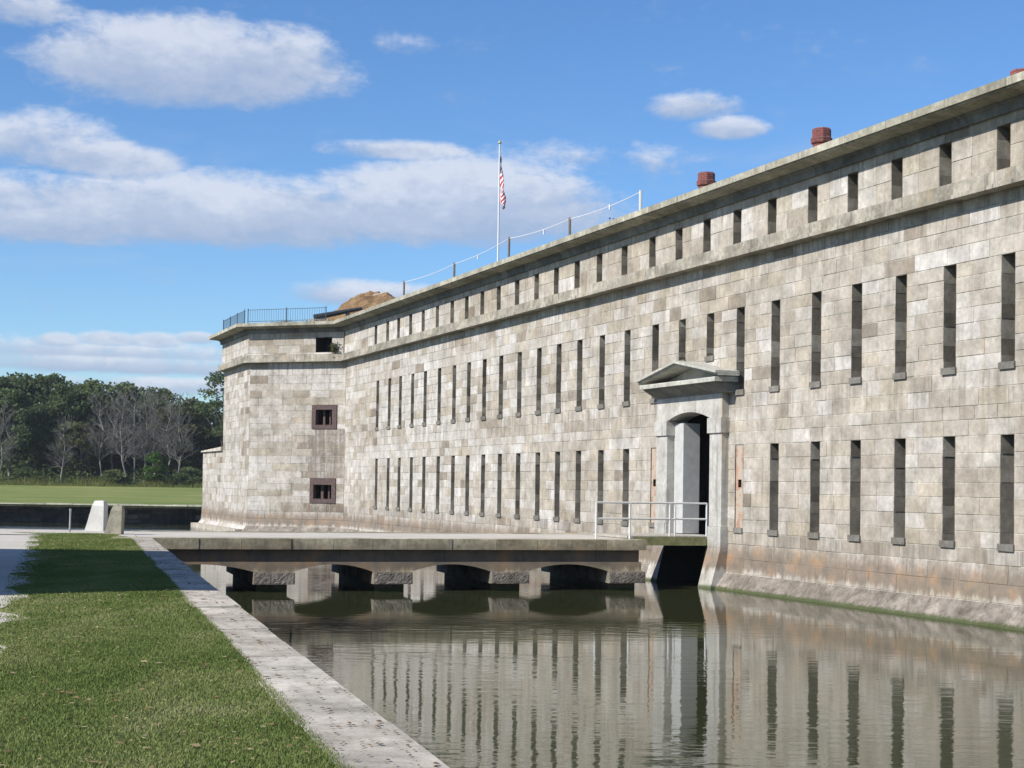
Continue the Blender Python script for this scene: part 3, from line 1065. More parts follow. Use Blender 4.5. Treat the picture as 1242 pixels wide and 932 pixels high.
# passage, door leaf and pit
b = MB()
def room(t0, t1, o0, o1, z0, z1, mi=0, front=False):
    for t in (t0, t1):
        b.face([CF(t, o0, z0), CF(t, o1, z0), CF(t, o1, z1), CF(t, o0, z1)], mi)
    for z in (z0, z1):
        b.face([CF(t0, o0, z), CF(t1, o0, z), CF(t1, o1, z), CF(t0, o1, z)], mi)
    b.face([CF(t0, o1, z0), CF(t1, o1, z0), CF(t1, o1, z1), CF(t0, o1, z1)], mi)
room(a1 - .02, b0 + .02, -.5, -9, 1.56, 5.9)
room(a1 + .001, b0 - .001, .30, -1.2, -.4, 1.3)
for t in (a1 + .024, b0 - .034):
    b.face([CF(t, -.5, -.4), CF(t, .695, -.4), CF(t, .30, 1.23), CF(t, .26, 1.3), CF(t, -.5, 1.3)], 0)  # near-black sheets paint the pit sides as if in deep shade
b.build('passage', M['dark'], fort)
b = MB()
b.box((45.72, -.62, 1.6), (46.36, -.02, 5.2), 0, .5, CF)
b.build('door_leaf', M['leafdoor'], fort)
b = MB()
b.box((a1, -.5, 1.32), (b0, .2, 1.575), 0, .5, CF)
b.build('threshold', M['gate'], fort)

# ---- roof, terreplein behind the parapet
b = MB()
b.face([CF(T_END, -.65, 12.44), CF(T_R + 4, -.65, 12.44), CF(T_R + 4, -12, 12.6), CF(T_END, -12, 12.6)], 0)
b.face([CF(T_END, -12, 12.6), CF(T_R + 4, -12, 12.6), CF(T_R + 4, -12, 0), CF(T_END, -12, 0)], 1)
b.face([CF(T_END, .05, -.3), CF(T_END, .05, 12.4), CF(T_END, -12, 12.5), CF(T_END, -12, -.3)], 1)
b.face([RC + Vector((0, 0, 12.445)), KC + Vector((.4, .3, 12.445)), EC + Vector((.6, 0, 12.445)), E2 + Vector((0, 0, 12.445)), CF(T_R + 8, -9, 12.445)], 0)
b.build('roof', [M['terreplein'], M['dark']], fort)

# ---- chimneys (parts of the fort roof)
def chimney(t, o, z0, z1, r):
    b = MB()
    def ring(z, rr):
        return [CF(t + rr * math.cos(k * math.pi / 4 + .39), o + rr * math.sin(k * math.pi / 4 + .39), z) for k in range(8)]
    H = z1 - z0
    prof = [(z0, r * .9), (z0 + H * .40, r * .9), (z0 + H * .40, r * .98), (z0 + H * .46, r * .98), (z0 + H * .46, r * .9), (z0 + H * .68, r * .92), (z0 + H * .70, r * 1.1), (z0 + H * .80, r * 1.12),
            (z0 + H * .82, r * .98), (z0 + H * .97, r * .98), (z1, r * .9), (z1, r * .6)]
    for (za, ra), (zb, rb) in zip(prof, prof[1:]):
        A, B = ring(za, ra), ring(zb, rb)
        for k in range(8):
            j = (k + 1) % 8
            u0, u1 = k * .23, (k + 1) * .23
            b.face([A[k], A[j], B[j], B[k]], 0, uv=[(u0, za), (u1, za), (u1, zb), (u0, zb)])
    b.face(ring(z1 - .05, r * .7), 1)
    b.build('chimney', [M['redbrick'], M['dark']], fort)


chimney(47.3, -1.6, 12.4, 13.86, .3)
chimney(40.1, -1.6, 12.4, 13.88, .29)
chimney(31.1, -1.6, 12.4, 13.44, .3)

# ------------------------------------------------------------------ bridge
A_B = Vector((-9.77, 42.71, 0))
BD = Vector((0.956, 0.292, 0)).normalized()
BW = Vector((-BD.y, BD.x, 0))
BR = Frame(A_B, BD, BW)                       # s, w (away from the viewer), z
bridge = thing('stone_bridge', 'low stone bridge on four piers crossing the moat to the gate', 'bridge', tuple(BR(7, 3, 0)))
S1, BWID = 14.48, 6.4
for w0, w1 in ((0.0, .75), (BWID - .75, BWID)):
    b = MB()
    s = -1.0
    while s < S1 - .01:
        L = min(rnd.uniform(.9, 1.5), S1 - s)
        if S1 - s - L < .4:
            L = S1 - s
        j = rnd.uniform(-.012, .012)
        b.box((s + .006, w0 + j, 1.195), (s + L - .006, w1 + j, 1.50 + rnd.uniform(-.004, .004)), 0, rnd.random(), BR)
        s += L
    b.build('edge_course', M['bridge'], bridge)
b = MB()
b.box((-1.0, .76, 1.2), (S1 - .02, BWID - .76, 1.485), 0, .5, BR)
b.build('deck', M['path'], bridge)
b = MB()
s = -1.0
while s < S1 - .16:
    L = min(rnd.uniform(1.0, 1.8), S1 - .15 - s)
    b.box((s + .004, .24, .842), (s + L - .004, BWID - .24, 1.194), 0, rnd.random(), BR)
    s += L
b.build('fascia', M['bridge_dark'], bridge)
PIERS = [3.36, 6.73, 10.22, 13.85]
b = MB()
edges = [(-.3, PIERS[0] - .55)] + [(p + .55, q - .55) for p, q in zip(PIERS, PIERS[1:])] + [(PIERS[-1] + .5, PIERS[-1] + .5)]
prev = -1.0
for i, (e0, e1) in enumerate(edges):
    # solid over the pier
    b.box((prev, .10, .56), (e0, BWID - .1, .84), 0, rnd.random(), BR)
    if e1 > e0:
        n = 12
        pts = [(e0 + (e1 - e0) * k / n, .56 + .215 * (1 - ((k / n - .5) * 2) ** 2)) for k in range(n + 1)]
        for (sa, za), (sb, zb) in zip(pts, pts[1:]):
            b.face([BR(sa, .10, za), BR(sb, .10, zb), BR(sb, .10, .84), BR(sa, .10, .84)], 0, .5)
            b.face([BR(sa, BWID - .1, za), BR(sb, BWID - .1, zb), BR(sb, BWID - .1, .84), BR(sa, BWID - .1, .84)], 0, .5)
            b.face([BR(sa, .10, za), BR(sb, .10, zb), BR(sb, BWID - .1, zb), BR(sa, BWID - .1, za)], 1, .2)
            b.face([BR(sa, .10, .84), BR(sb, .10, .84), BR(sb, .24, .841), BR(sa, .24, .841)], 0, .5)
    prev = e1
b.build('arch_band', [M['bridge'], M['bridge_dark']], bridge)
for p in PIERS:
    b = MB()
    b.box((p - .42, .42, -.6), (p + .42, BWID - .42, .22), 0, rnd.random(), BR)
    pr = b.build('pier', M['bridge_dark'], bridge)
    b = MB()
    # rock-faced cap block
    s0, s1, z0, z1 = p - .57, p + .57, .22, .558
    nx, nz = 26, 8
    g = [[BR(s0 + (s1 - s0) * i / nx, (-.06 - (rnd.uniform(0, .013) if 0 < i < nx and 0 < k < nz else 0)), z0 + (z1 - z0) * k / nz) for i in range(nx + 1)] for k in range(nz + 1)]
    for k in range(nz):
        for i in range(nx):
            b.face([g[k][i], g[k][i + 1], g[k + 1][i + 1], g[k + 1][i]], 0, .5)
    for s in (s0, s1):
        b.face([BR(s, -.06, z0), BR(s, BWID + .06, z0), BR(s, BWID + .06, z1), BR(s, -.06, z1)], 0, .6)
    for z in (z0, z1):
        b.face([BR(s0, -.06, z), BR(s1, -.06, z), BR(s1, BWID + .06, z), BR(s0, BWID + .06, z)], 0, .6)
    b.face([BR(s0, BWID + .06, z0), BR(s1, BWID + .06, z0), BR(s1, BWID + .06, z1), BR(s0, BWID + .06, z1)], 0, .6)
    b.build('cap_block', M['rough'], pr)

# ---- drawbridge deck and hand rail
OE = 2.88
db = thing('drawbridge', 'short timber drawbridge deck with olive side beam between bridge and gate', 'drawbridge', tuple(CF(44.5, 1.6, 1.4)))
b = MB()
o = .30
while o < OE - .02:
    b.box((43.5, o + .004, 1.50), (46.35, min(o + .2, OE) - .004, 1.575 + rnd.uniform(-.003, .003)), 0, .5, CF)
    o += .2
b.build('planking', M['plank'], db)
for t in (43.53, 46.1):
    b = MB()
    b.box((t, .26, 1.30), (t + .22, OE - .04, 1.495), 0, .5, CF)
    b.box((t - .035, .28, 1.29), (t - .003, OE - .06, 1.56), 0, .5, CF)
    b.build('beam', M['olive'], db)
hr = thing('hand_rail', 'white pipe hand rail on the near side of the drawbridge', 'railing', tuple(CF(43.5, 2.5, 1.58)))
TL = 43.54
posts = [(4.06, 1.48), (2.93, 1.48), (1.56, 1.575), (1.38, 1.575), (.27, 1.575)]
for o, z in posts:
    b = MB()
    b.tube([CF(TL, o, z), CF(TL, o, 2.60)], .033, 8)
    b.build('post', M['pipe'], hr)
for z, oa, ob in ((2.60, 4.06, .27), (2.11, 4.06, .27)):
    b = MB()
    b.tube([CF(TL, oa, z), CF(TL, ob, z)], .03, 8)
    b.build('rail', M['pipe'], hr)

# ------------------------------------------------------------------ land, banks, water
def quay_x(y):
    return -9.77 - (y - 42.71) * 0.277


def structure(name, mb_, mats):
    o = mb_.build(name, mats)
    o['kind'] = 'structure'
    return o


YQ = 49.0
b = MB()
b.face([(-260, -60, 1.49), (quay_x(-60) - .3, -60, 1.49), (quay_x(YQ) - .3, YQ - .2, 1.49), (-260, YQ - .2, 1.49)])
structure('ground', b, M['lawn'])
PATH_R = [(16.0, -5.2), (18.0, -5.75), (21.6, -6.75), (27.1, -8.35), (31.0, -9.5), (35.3, -10.75), (40.0, -12.1), (44.3, -13.3)]


def path_x(y):
    if y <= PATH_R[0][0]:
        return PATH_R[0][1] + (PATH_R[0][0] - y) * .28
    for (ya, xa), (yb, xb) in zip(PATH_R, PATH_R[1:]):
        if y <= yb:
            return xa + (xb - xa) * (y - ya) / (yb - ya)
    return PATH_R[-1][1] - (y - PATH_R[-1][0]) * 0.9


b = MB()
ys = [-20 + .5 * i for i in range(129)]
def pj(y):
    return path_x(y) + .16 * math.sin(y * 1.9) + .1 * math.sin(y * 4.3 + 1) + .07 * math.sin(y * 9.1)
for ya, yb in zip(ys, ys[1:]):
    if yb > 44.4:
        break
    b.face([(path_x(ya) - 3.9, ya, 1.496), (pj(ya), ya, 1.496), (pj(yb), yb, 1.496), (path_x(yb) - 3.9, yb, 1.496)])
yl = ya
b.face([(path_x(yl) - 3.9, yl, 1.496), (pj(yl), yl, 1.496), (-13.0, 45.5, 1.496), (-11.75, 45.35, 1.496), (quay_x(43.6) - .62, 43.6, 1.496), (quay_x(42.2) - .4, 42.2, 1.496), (quay_x(48.9) - .3, 48.75, 1.496), (-19, 48.75, 1.496)])
structure('path', b, M['path'])

quay = thing('quay_wall', 'pale stone coping and retaining wall along the near edge of the moat', 'retaining wall', (quay_x(20), 20, 0))
b = MB()
QF = Frame((quay_x(0), 0, 0), (-0.267, 0.9637, 0), (-0.9637, -0.267, 0))       # o<0 is over the water
s = -40.0
while s < 43.6:
    L = rnd.uniform(1.3, 2.3)
    s2 = min(s + L, 44.1)
    wv = rnd.uniform(.52, .60)
    e = rnd.uniform(-.015, .015)
    zt = 1.50 + rnd.uniform(-.004, .012)
    # tread split for ragged inner edge
    nn_ = 6
    P0, P1 = [], []
    for k in range(nn_):
        sa, sb = s + (s2 - s) * k / nn_, s + (s2 - s) * (k + 1) / nn_
        ea = .006 if k == 0 else 0
        eb = .006 if k == nn_ - 1 else 0
        b.box((sa + ea, e, 1.2), (sb - eb, wv, zt), 0, random.Random(int(s * 10)).random(), QF)
    s = s2
b.build('coping', M['coping'], quay)
b = MB()
QW = Frame((quay_x(0), 0, 0), (-0.267, 0.9637, 0), (0.9637, 0.267, 0))
for z0, z1 in split(-.4, 1.2, 4):
    s = -40.0
    while s < 50.6:
        L = rnd.uniform(.6, 1.4)
        b.box((s + .008, -.6, z0 + .006), (s + L - .008, -.04 + rnd.uniform(-.02, .02), z1 - .006), 0, rnd.random(), QW)
        s += L
b.build('wall_face', M['quay'], quay)
b = MB()
b.box((-260, YQ - .7, -.4), (quay_x(YQ) - .1, YQ - .25, 1.47), 0, .5)
x = -60.0
while x < quay_x(YQ) - .3:
    L = min(rnd.uniform(1, 2), quay_x(YQ) - .2 - x)
    b.box((x, YQ - .75, 1.3), (x + L - .01, YQ - .15, 1.5), 0, .9)
    x += L
b.build('return_wall', M['quay'], quay)

# far bank
moat = thing('moat_wall', 'dark damp stone retaining wall on the far side of the moat below the field', 'retaining wall', (-30, 108, 0))
b = MB()
MF = Frame((-90, 108.3, 0), (1, 0.03, 0), (0.03, -1, 0))
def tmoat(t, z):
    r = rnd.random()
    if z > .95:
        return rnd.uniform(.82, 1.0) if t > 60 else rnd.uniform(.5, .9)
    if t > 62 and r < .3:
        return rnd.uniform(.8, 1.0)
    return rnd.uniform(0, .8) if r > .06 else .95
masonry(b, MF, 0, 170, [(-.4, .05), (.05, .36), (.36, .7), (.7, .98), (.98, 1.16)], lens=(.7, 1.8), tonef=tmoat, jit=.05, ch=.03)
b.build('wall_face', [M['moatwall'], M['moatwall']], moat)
b = MB()
t = 0
while t < 170:
    L = rnd.uniform(.9, 2)
    b.box((t + .01, -.5, 1.165), (t + L - .01, .08 + rnd.uniform(-.04, .04), 1.38 + rnd.uniform(-.03, .03)), 0, rnd.random() * (.7 if t < 62 else 1), MF)
    t += L
b.build('coping', stone('moat_coping_stone', [(0, (.42, .41, .37)), (.5, (.56, .54, .49)), (1, (.68, .65, .6))], .4, .3, algae=False), moat)

def field_z(y):
    return 1.3 + max(0, min(y, 330) - 112) * .0062
b = MB()
xs = [-900, -300, -140, -100, -70, -40, -10, 60, 200, 900]
yy = [108.7, 112, 125, 150, 180, 220, 260, 330, 600, 1500, 4000]
for xa, xb in zip(xs, xs[1:]):
    for ya, yb in zip(yy, yy[1:]):
        b.face([(xa, ya, field_z(ya)), (xb, ya, field_z(ya)), (xb, yb, field_z(yb)), (xa, yb, field_z(yb))])
structure('field', b, M['field'])
b = MB()
b.face([(-900, -70, 0), (300, -70, 0), (300, 120, 0), (-900, 120, 0)])
structure('water', b, M['water'])

# ------------------------------------------------------------------ lawn blades and litter
def quick_mesh(name, verts, faces_n, tones, mats, sides=3):
    me = bpy.data.meshes.new(name)
    nv = len(verts)
    nf = nv // sides
    me.vertices.add(nv)
    me.vertices.foreach_set('co', verts.astype(np.float32).ravel())
    me.loops.add(nv)
    me.loops.foreach_set('vertex_index', np.arange(nv, dtype=np.int32))
    me.polygons.add(nf)
    me.polygons.foreach_set('loop_start', np.arange(0, nv, sides, dtype=np.int32))
    me.polygons.foreach_set('loop_total', np.full(nf, sides, dtype=np.int32))
    for q in mats:
        me.materials.append(q)
    a = me.attributes.new('tone', 'FLOAT', 'FACE')
    a.data.foreach_set('value', tones.astype(np.float32))
    me.update(calc_edges=True)
    me.validate()
    return me


npr = np.random.default_rng(5)


def value_noise(x, y, seed=0):
    def h(i, j):
        s = np.sin(i * 127.1 + j * 311.7 + seed * 74.7) * 43758.5453
        return s - np.floor(s)
    xi, yi = np.floor(x), np.floor(y)
    fx, fy = x - xi, y - yi
    fx, fy = fx * fx * (3 - 2 * fx), fy * fy * (3 - 2 * fy)
    return (h(xi, yi) * (1 - fx) + h(xi + 1, yi) * fx) * (1 - fy) + (h(xi, yi + 1) * (1 - fx) + h(xi + 1, yi + 1) * fx) * fy


def make_lawn():
    bands = [(6.5, 11, 85000), (11, 17, 95000), (17, 28, 85000), (28, 45.6, 52000)]
    V, T = [], []
    for y0, y1, n in bands:
        y = npr.uniform(y0, y1, n)
        xl = np.array([path_x(q) for q in y]) - .25
        xl = np.maximum(xl, -y * .36 - 0.6)
        xr = -9.77 - (y - 42.71) * .277 - .61
        far = y > 41.5
        xr[far] = np.minimum(xr[far], -10.9 - (y[far] - 42) * .12)
        x = xl + (xr - xl) * npr.random(n)
        # tufts spill over the coping, ragged edge on the path side
        edge = npr.random(n) < .05
        x[edge] = xr[edge] + np.abs(npr.normal(0, .035, edge.sum()))
        dl = x - xl
        keep = (dl > .45) | (npr.random(n) < np.clip(dl / .5, 0.05, 1) * value_noise(x * 3, y * 3, 4) * 1.4)
        x, y = x[keep], y[keep]
        n2 = len(x)
        pn = value_noise(x * 1.1, y * .8, 1) * .6 + value_noise(x * 3.4, y * 2.3, 2) * .4
        hgt = npr.uniform(.010, .026, n2) * (0.65 + .8 * pn)
        wid = npr.uniform(.0025, .0045, n2) * (1 + y / 12)
        ang = npr.uniform(0, 2 * np.pi, n2)
        lean = npr.normal(0, .5, (n2, 2)) * hgt[:, None]
        bx, by = np.cos(ang) * wid, np.sin(ang) * wid
        z0 = np.full(n2, 1.488)
        tri = np.stack([np.stack([x - bx, y - by, z0], 1), np.stack([x + bx, y + by, z0], 1),
                        np.stack([x + lean[:, 0], y + lean[:, 1], z0 + hgt + .004], 1)], 1)
        V.append(tri.reshape(-1, 3))
        T.append(np.clip(npr.normal(.42, .16, n2) + (value_noise(x * .9, y * .5, 9) - .5) * .45 + (value_noise(x * 2.6, y * 1.5, 12) - .5) * .5, 0, 1))
    me = quick_mesh('grass', np.concatenate(V), None, np.concatenate(T), [M['blade']])
    o = link('grass', me)
    tag(o, 'short mown grass between the gravel path and the moat coping', 'grass', kind='stuff')


make_lawn()


def make_litter():
    V, T = [], []
    n = 2600
    y = 7 + 33 * npr.random(n) ** 1.6
    xl = np.maximum(np.array([path_x(q) for q in y]), -y * .34)
    xr = quay_x(0) - y * .277 - .03
    x = xl + (xr - xl) * npr.random(n)
    on_cop = npr.random(n) < .1
    x[on_cop] = xr[on_cop] - npr.random(on_cop.sum()) ** 1.5 * .5
    oncop2 = x > xr - .58
    z = np.where(oncop2, 1.516, 1.518)
    for i in range(n):
        s = npr.uniform(.006, .02) * (1 + y[i] / 40)
        if npr.random() < .04:
            s *= 2
        a = npr.uniform(0, 6.28)
        ca, sa = math.cos(a) * s, math.sin(a) * s
        el = npr.uniform(.4, .8)
        h = npr.uniform(.002, .5) * s
        V.append([(x[i] - ca, y[i] - sa, z[i]), (x[i] + sa * el, y[i] - ca * el, z[i] + h), (x[i] + ca, y[i] + sa, z[i] + h * .5), (x[i] - sa * el, y[i] + ca * el, z[i] + .001)])
        T.append(npr.uniform(0, .55) if oncop2[i] else npr.uniform(.35, 1.0))
    me = quick_mesh('leaf_litter', np.array(V).reshape(-1, 3), None, np.array(T), [M['deadleaf']], 4)
    tag(link('leaf_litter', me), 'dry leaves and twigs scattered on the lawn and coping', 'leaf litter', kind='stuff')


make_litter()

# ------------------------------------------------------------------ stones and post by the path
def slab(name, label, cat, c, w, dpt, h, topw, lean, mt, tone):
    """tapered block: one upright side, one sloping side"""
    b = MB()
    x0, x1 = -w / 2, w / 2
    t0, t1 = x1 - topw, x1
    y0, y1 = -dpt / 2, dpt / 2
    ks = 6
    for k in range(ks):
        f0, f1 = k / ks, (k + 1) / ks
        def ring(f):
            j = lambda: rnd.uniform(-.006, .006)
            ff = f ** .9
            xa = x0 + (t0 - x0) * ff
            xb = x1 + (t1 - x1) * ff + lean * f
            sh = .8 if f == 1 else 1
            return [(xa + (1 - sh) * .12, y0 * sh, f * h), (xb - (1 - sh) * .12, y0 * sh, f * h), (xb - (1 - sh) * .12, y1 * sh, f * h), (xa + (1 - sh) * .12, y1 * sh, f * h)]
        A, B = ring(f0), ring(f1)
        for i in range(4):
            j = (i + 1) % 4
            b.face([A[i], A[j], B[j], B[i]], 0, tone)
        if k == ks - 1:
            b.face(B, 0, tone)
    o = b.build(name, mt, None, False, (c[0], c[1], 1.49))
    return tag(o, label, cat)


slab('bollard_stone', 'pale white tapered stone standing on the gravel by the bridge', 'bollard', (-12.72, 48.1), .58, .5, .93, .32, 0.0, M['pale'], .5)
slab('bollard_stone', 'grey brown wedge shaped stone at the grass corner by the coping', 'bollard', (-11.45, 45.25), .50, .35, .83, .27, 0.02, M['brownstone'], .5)
b = MB()
b.tube([(-13.1, 46.6, 1.48), (-13.09, 46.6, 2.1)], .028, 8)
b.tube([(-13.09, 46.6, 2.1), (-13.09, 46.6, 2.19)], .036, 8)
tag(b.build('marker_post', simple('grey_steel', (.3, .3, .31), .6)), 'thin grey steel post standing left of the pale tapered stone', 'post')

# ------------------------------------------------------------------ roof-top things
def iron_fence():
    t = thing('iron_fence', 'dark thin iron railing along the top of the corner bastion', 'fence', tuple(FF(5, .1, 12.43)))
    runs = [(LF(6.8, .35, 0), LF(0.2, .35, 0)), (FF(FL_LEN + .0, .35, 0), FF(1.2, .35, 0))]
    for a, c in runs:
        L = (c - a).length
        dv = (c - a) / L
        npst = max(2, int(L / 2.1) + 1)
        for k in range(npst):
            p = a + dv * (L * k / (npst - 1))
            b = MB()
            b.tube([p + Vector((0, 0, 12.40)), p + Vector((0, 0, 13.32))], .028, 6)
            b.build('post', M['iron'], t)
        b = MB()
        for z in (12.55, 13.24):
            b.tube([a + Vector((0, 0, z)), c + Vector((0, 0, z))], .016, 5)
        k = .16
        while k < L:
            p = a + dv * k
            b.tube([p + Vector((0, 0, 12.55)), p + Vector((0, 0, 13.24))], .008, 4)
            k += .16
        b.build('bars', M['iron'], t)


iron_fence()


def rope_fence():
    t = thing('rope_fence', 'line of dark posts with a sagging rope along the parapet top', 'fence', tuple(CF(66, -1.2, 12.46)))
    pts = [(80.6, 14.03), (72.36, 13.96), (64.98, 14.16), (58.13, 13.98), (51.6, 13.97)]
    tops = []
    for i, (tt, z) in enumerate(pts):
        b = MB()
        lx = .05 if i == 2 else 0
        b.tube([CF(tt, -1.2, 12.44), CF(tt - lx, -1.2, z)], .055, 6)
        b.build('post', M['post'] if i < 4 else M['pipe'], t)
        tops.append(CF(tt - lx, -1.2, z - .06))
    b = MB()
    tops.insert(0, CF(86.5, -1.2, 13.9))
    for a, c in zip(tops, tops[1:]):
        b.tube([a.lerp(c, k / 10) - Vector((0, 0, .10 * (1 - (k / 5 - 1) ** 2))) for k in range(11)], .016, 5)
    b.build('rope', M['wire'], t)
    for tt in (54.3, 60.9, 69.0):
        b = MB()
        p = CF(tt, -1.2, 13.9)
        b.tube([p, p - Vector((0, 0, .22))], .035, 5)
        b.build('tag', M['wire'], t)


rope_fence()

pole = thing('flagpole', 'tall white flagpole rising behind the parapet of the fort', 'flagpole', (-.86, 80, 12.5))
b = MB()
b.tube([(-.86, 80, 12.45), (-.86, 80, 20.6)], [.055, .035], 10)
b.build('pole', M['white'], pole, True)
b = MB()
b.tube([(-.86, 80, 20.6), (-.86, 80, 20.66), (-.86, 80, 20.73), (-.86, 80, 20.8)], [.03, .09, .09, .02], 8)
b.build('finial', M['gold'], pole, True)


def make_flag():
    # limp cloth: rectangle gathered into folds beneath its hoist
    b = MB()
    nu, nv = 26, 22
    H, Lf = 1.65, 2.75
    def P(i, k):
        u, v = i / nu, k / nv                    # u from hoist to fly, v bottom to top
        drop = u * Lf * .93
        z = 20.15 - (1 - v) * H * (1 - .55 * u) - drop * .86
        fold = .13 * math.sin(u * 16 + v * 2.5) * (0.2 + u) + .06 * math.sin(v * 9 + u * 5)
        x = .06 + u * .13 + fold * .8 + (1 - v) * .1 * u
        y = .10 * math.cos(u * 15 + v * 4) * (.25 + u)
        return Vector((x, y, z))
    for i in range(nu):
        for k in range(nv):
            b.face([P(i, k), P(i + 1, k), P(i + 1, k + 1), P(i, k + 1)], 0, uv=[(i / nu, k / nv), ((i + 1) / nu, k / nv), ((i + 1) / nu, (k + 1) / nv), (i / nu, (k + 1) / nv)])
    o = b.build('flag', M['flag'], None, True, (-.86, 80, 0))
    tag(o, 'limp red, white and blue striped flag hanging down the white flagpole', 'flag')


make_flag()

# earth mound behind the re-entrant corner
def mound(name, cx, cy, rx, ry, z0, h, mt, seed, label=None):
    r = random.Random(seed)
    b = MB()
    n = 40
    g = []
    for j in range(n + 1):
        row = []
        for i in range(n + 1):
            u, v = i / n * 2 - 1, j / n * 2 - 1
            q = max(0, 1 - (u * u + v * v))
            z = z0 - .1 + h * (q ** .9) * (0.8 + .25 * math.sin(u * 5 + seed) * math.cos(v * 4)) + (r.uniform(-.10, .16) + .16 * math.sin(u * 13 + v * 5) * math.sin(v * 11) + .35 * max(0, 1 - ((u - .62) / .3) ** 2) + .25 * max(0, 1 - ((u + .5) / .25) ** 2)) * (q > 0.02)
            row.append((cx + u * rx, cy + v * ry, z))
        g.append(row)
    for j in range(n):
        for i in range(n):
            b.face([g[j][i], g[j][i + 1], g[j + 1][i + 1], g[j + 1][i]], 0, r.random())
    return b.build(name, mt, None, False)


mo = mound('earth_mound', -7.3, 97.0, 5.6, 3.4, 12.46, 2.55, M['earth'], 3)
tag(mo, 'brown earth mound heaped on the roof behind the inner corner', 'earth mound')
mo['kind'] = 'structure'
b = MB()
P0, P1 = Vector((-12.0, 93.8, 13.0)), Vector((-9.2, 94.6, 13.68))
b.tube([P0, P0.lerp(P1, .5), P1], [.19, .15, .1], 10)
b.tube([P0 + Vector((.3, .1, -.6)), P0 + Vector((.35, .1, 0))], .14, 6)
b.tube([P0.lerp(P1, .7) + Vector((0, 0, -1.0)), P0.lerp(P1, .7)], .12, 6)
tag(b.build('tarred_beam', M['blackbeam']), 'long black tapering beam propped on the roof beside the earth mound', 'beam')
b = MB()
b.box((-12.2, 92.6, 12.44), (-11.0, 93.1, 12.78), 0, .5)
tag(b.build('stone_block', M['pale']), 'pale stone block lying on the roof edge below the black beam', 'stone block')


def tuft_mesh(name, n, rx, ry, h, mt, seed, wid=.02):
    g = np.random.default_rng(seed)
    a = g.uniform(0, 6.28, n)
    rr = np.sqrt(g.random(n))
    x, y = np.cos(a) * rr * rx, np.sin(a) * rr * ry
    hh = h * g.uniform(.4, 1.0, n)
    an = g.uniform(0, 6.28, n)
    w = wid * g.uniform(.6, 1.3, n)
    lean = g.normal(0, .3, (n, 2)) * hh[:, None]
    z = np.zeros(n)
    tri = np.stack([np.stack([x - np.cos(an) * w, y - np.sin(an) * w, z], 1), np.stack([x + np.cos(an) * w, y + np.sin(an) * w, z], 1),
                    np.stack([x + lean[:, 0], y + lean[:, 1], z + hh], 1)], 1).reshape(-1, 3)
    return quick_mesh(name, tri, None, g.random(n), [mt])


def strip_tufts(name, pts, label, cat, mt, h, seed, n_each=70, wid=.02):
    g = random.Random(seed)
    V, T = [], []
    gg = np.random.default_rng(seed)
    for (p, hh) in pts:
        n = n_each
        x = p[0] + gg.normal(0, .25, n)
        y = p[1] + gg.normal(0, .25, n)
        z = np.full(n, p[2])
        q = hh * gg.uniform(.3, 1, n)
        an = gg.uniform(0, 6.28, n)
        w = wid * gg.uniform(.6, 1.3, n)
        ln = gg.normal(0, .3, (n, 2)) * q[:, None]
        V.append(np.stack([np.stack([x - np.cos(an) * w, y - np.sin(an) * w, z], 1), np.stack([x + np.cos(an) * w, y + np.sin(an) * w, z], 1), np.stack([x + ln[:, 0], y + ln[:, 1], z + q], 1)], 1).reshape(-1, 3))
        T.append(gg.random(n))
    o = link(name, quick_mesh(name, np.concatenate(V), None, np.concatenate(T), [mt]))
    tag(o, label, cat, kind='stuff')


g_ = random.Random(4)
pts = []
for k in range(46):
    s = g_.uniform(-1, 5.2)
    pts.append((FF(s, -.35 - g_.random() * 1.2, 12.44), g_.uniform(.15, .42)))
for k in range(24):
    u_, v_ = g_.uniform(-.8, .8), g_.uniform(-.8, .1)
    q_ = max(0, 1 - u_ * u_ - v_ * v_)
    pts.append((Vector((-7.3 + u_ * 5.6, 97 + v_ * 3.4, 12.3 + 2.1 * q_ ** .9)), g_.uniform(.12, .4)))
strip_tufts('dry_grass', pts, 'dry brown grass growing on the bastion roof and earth mound', 'dry grass', M['drygrass'], .4, 3, 60, .018)
def weed(name, label, base, n, r_, h, mt, seed, leaf=.07):
    g = random.Random(seed)
    t = thing(name, label, 'plant', tuple(base))
    b, c = MB(), MB()
    for k in range(n):
        dv = Vector((g.gauss(0, r_), g.gauss(0, r_), h * g.uniform(.5, 1)))
        b.tube([base, base + dv * .5 + Vector((0, 0, .03)), base + dv], [.008, .006, .003], 4)
        for q in range(10):
            p = base + dv * g.uniform(.35, 1.05) + Vector((g.gauss(0, leaf), g.gauss(0, leaf), g.gauss(0, leaf)))
            u = Vector((g.gauss(0, 1), g.gauss(0, 1), g.gauss(0, 1))).normalized() * leaf
            v = u.cross(Vector((g.gauss(0, 1), g.gauss(0, 1), g.gauss(0, 1)))).normalized() * leaf * .6
            c.face([p - u, p + v, p + u, p - v], 0, g.random())
    b.build('stem', M['twig'], t)
    c.build('leaves', mt, t)


weed('wall_plant', 'small green plant growing from the ledge under the bastion top window', FF(.75, .28, Z_SILL - .03), 16, .2, .75, M['leaf_olive'], 4)
weed('parapet_weed', 'small dry weed on the parapet beside the rightmost rope post', CF(52.6, -.5, 12.45), 12, .18, .55, M['leaf_olive'], 7, .05)

# ------------------------------------------------------------------ trees
def rand_dir(g):
    while True:
        v = Vector((g.uniform(-1, 1), g.uniform(-1, 1), g.uniform(-1, 1)))
        if .05 < v.length < 1:
            return v.normalized()


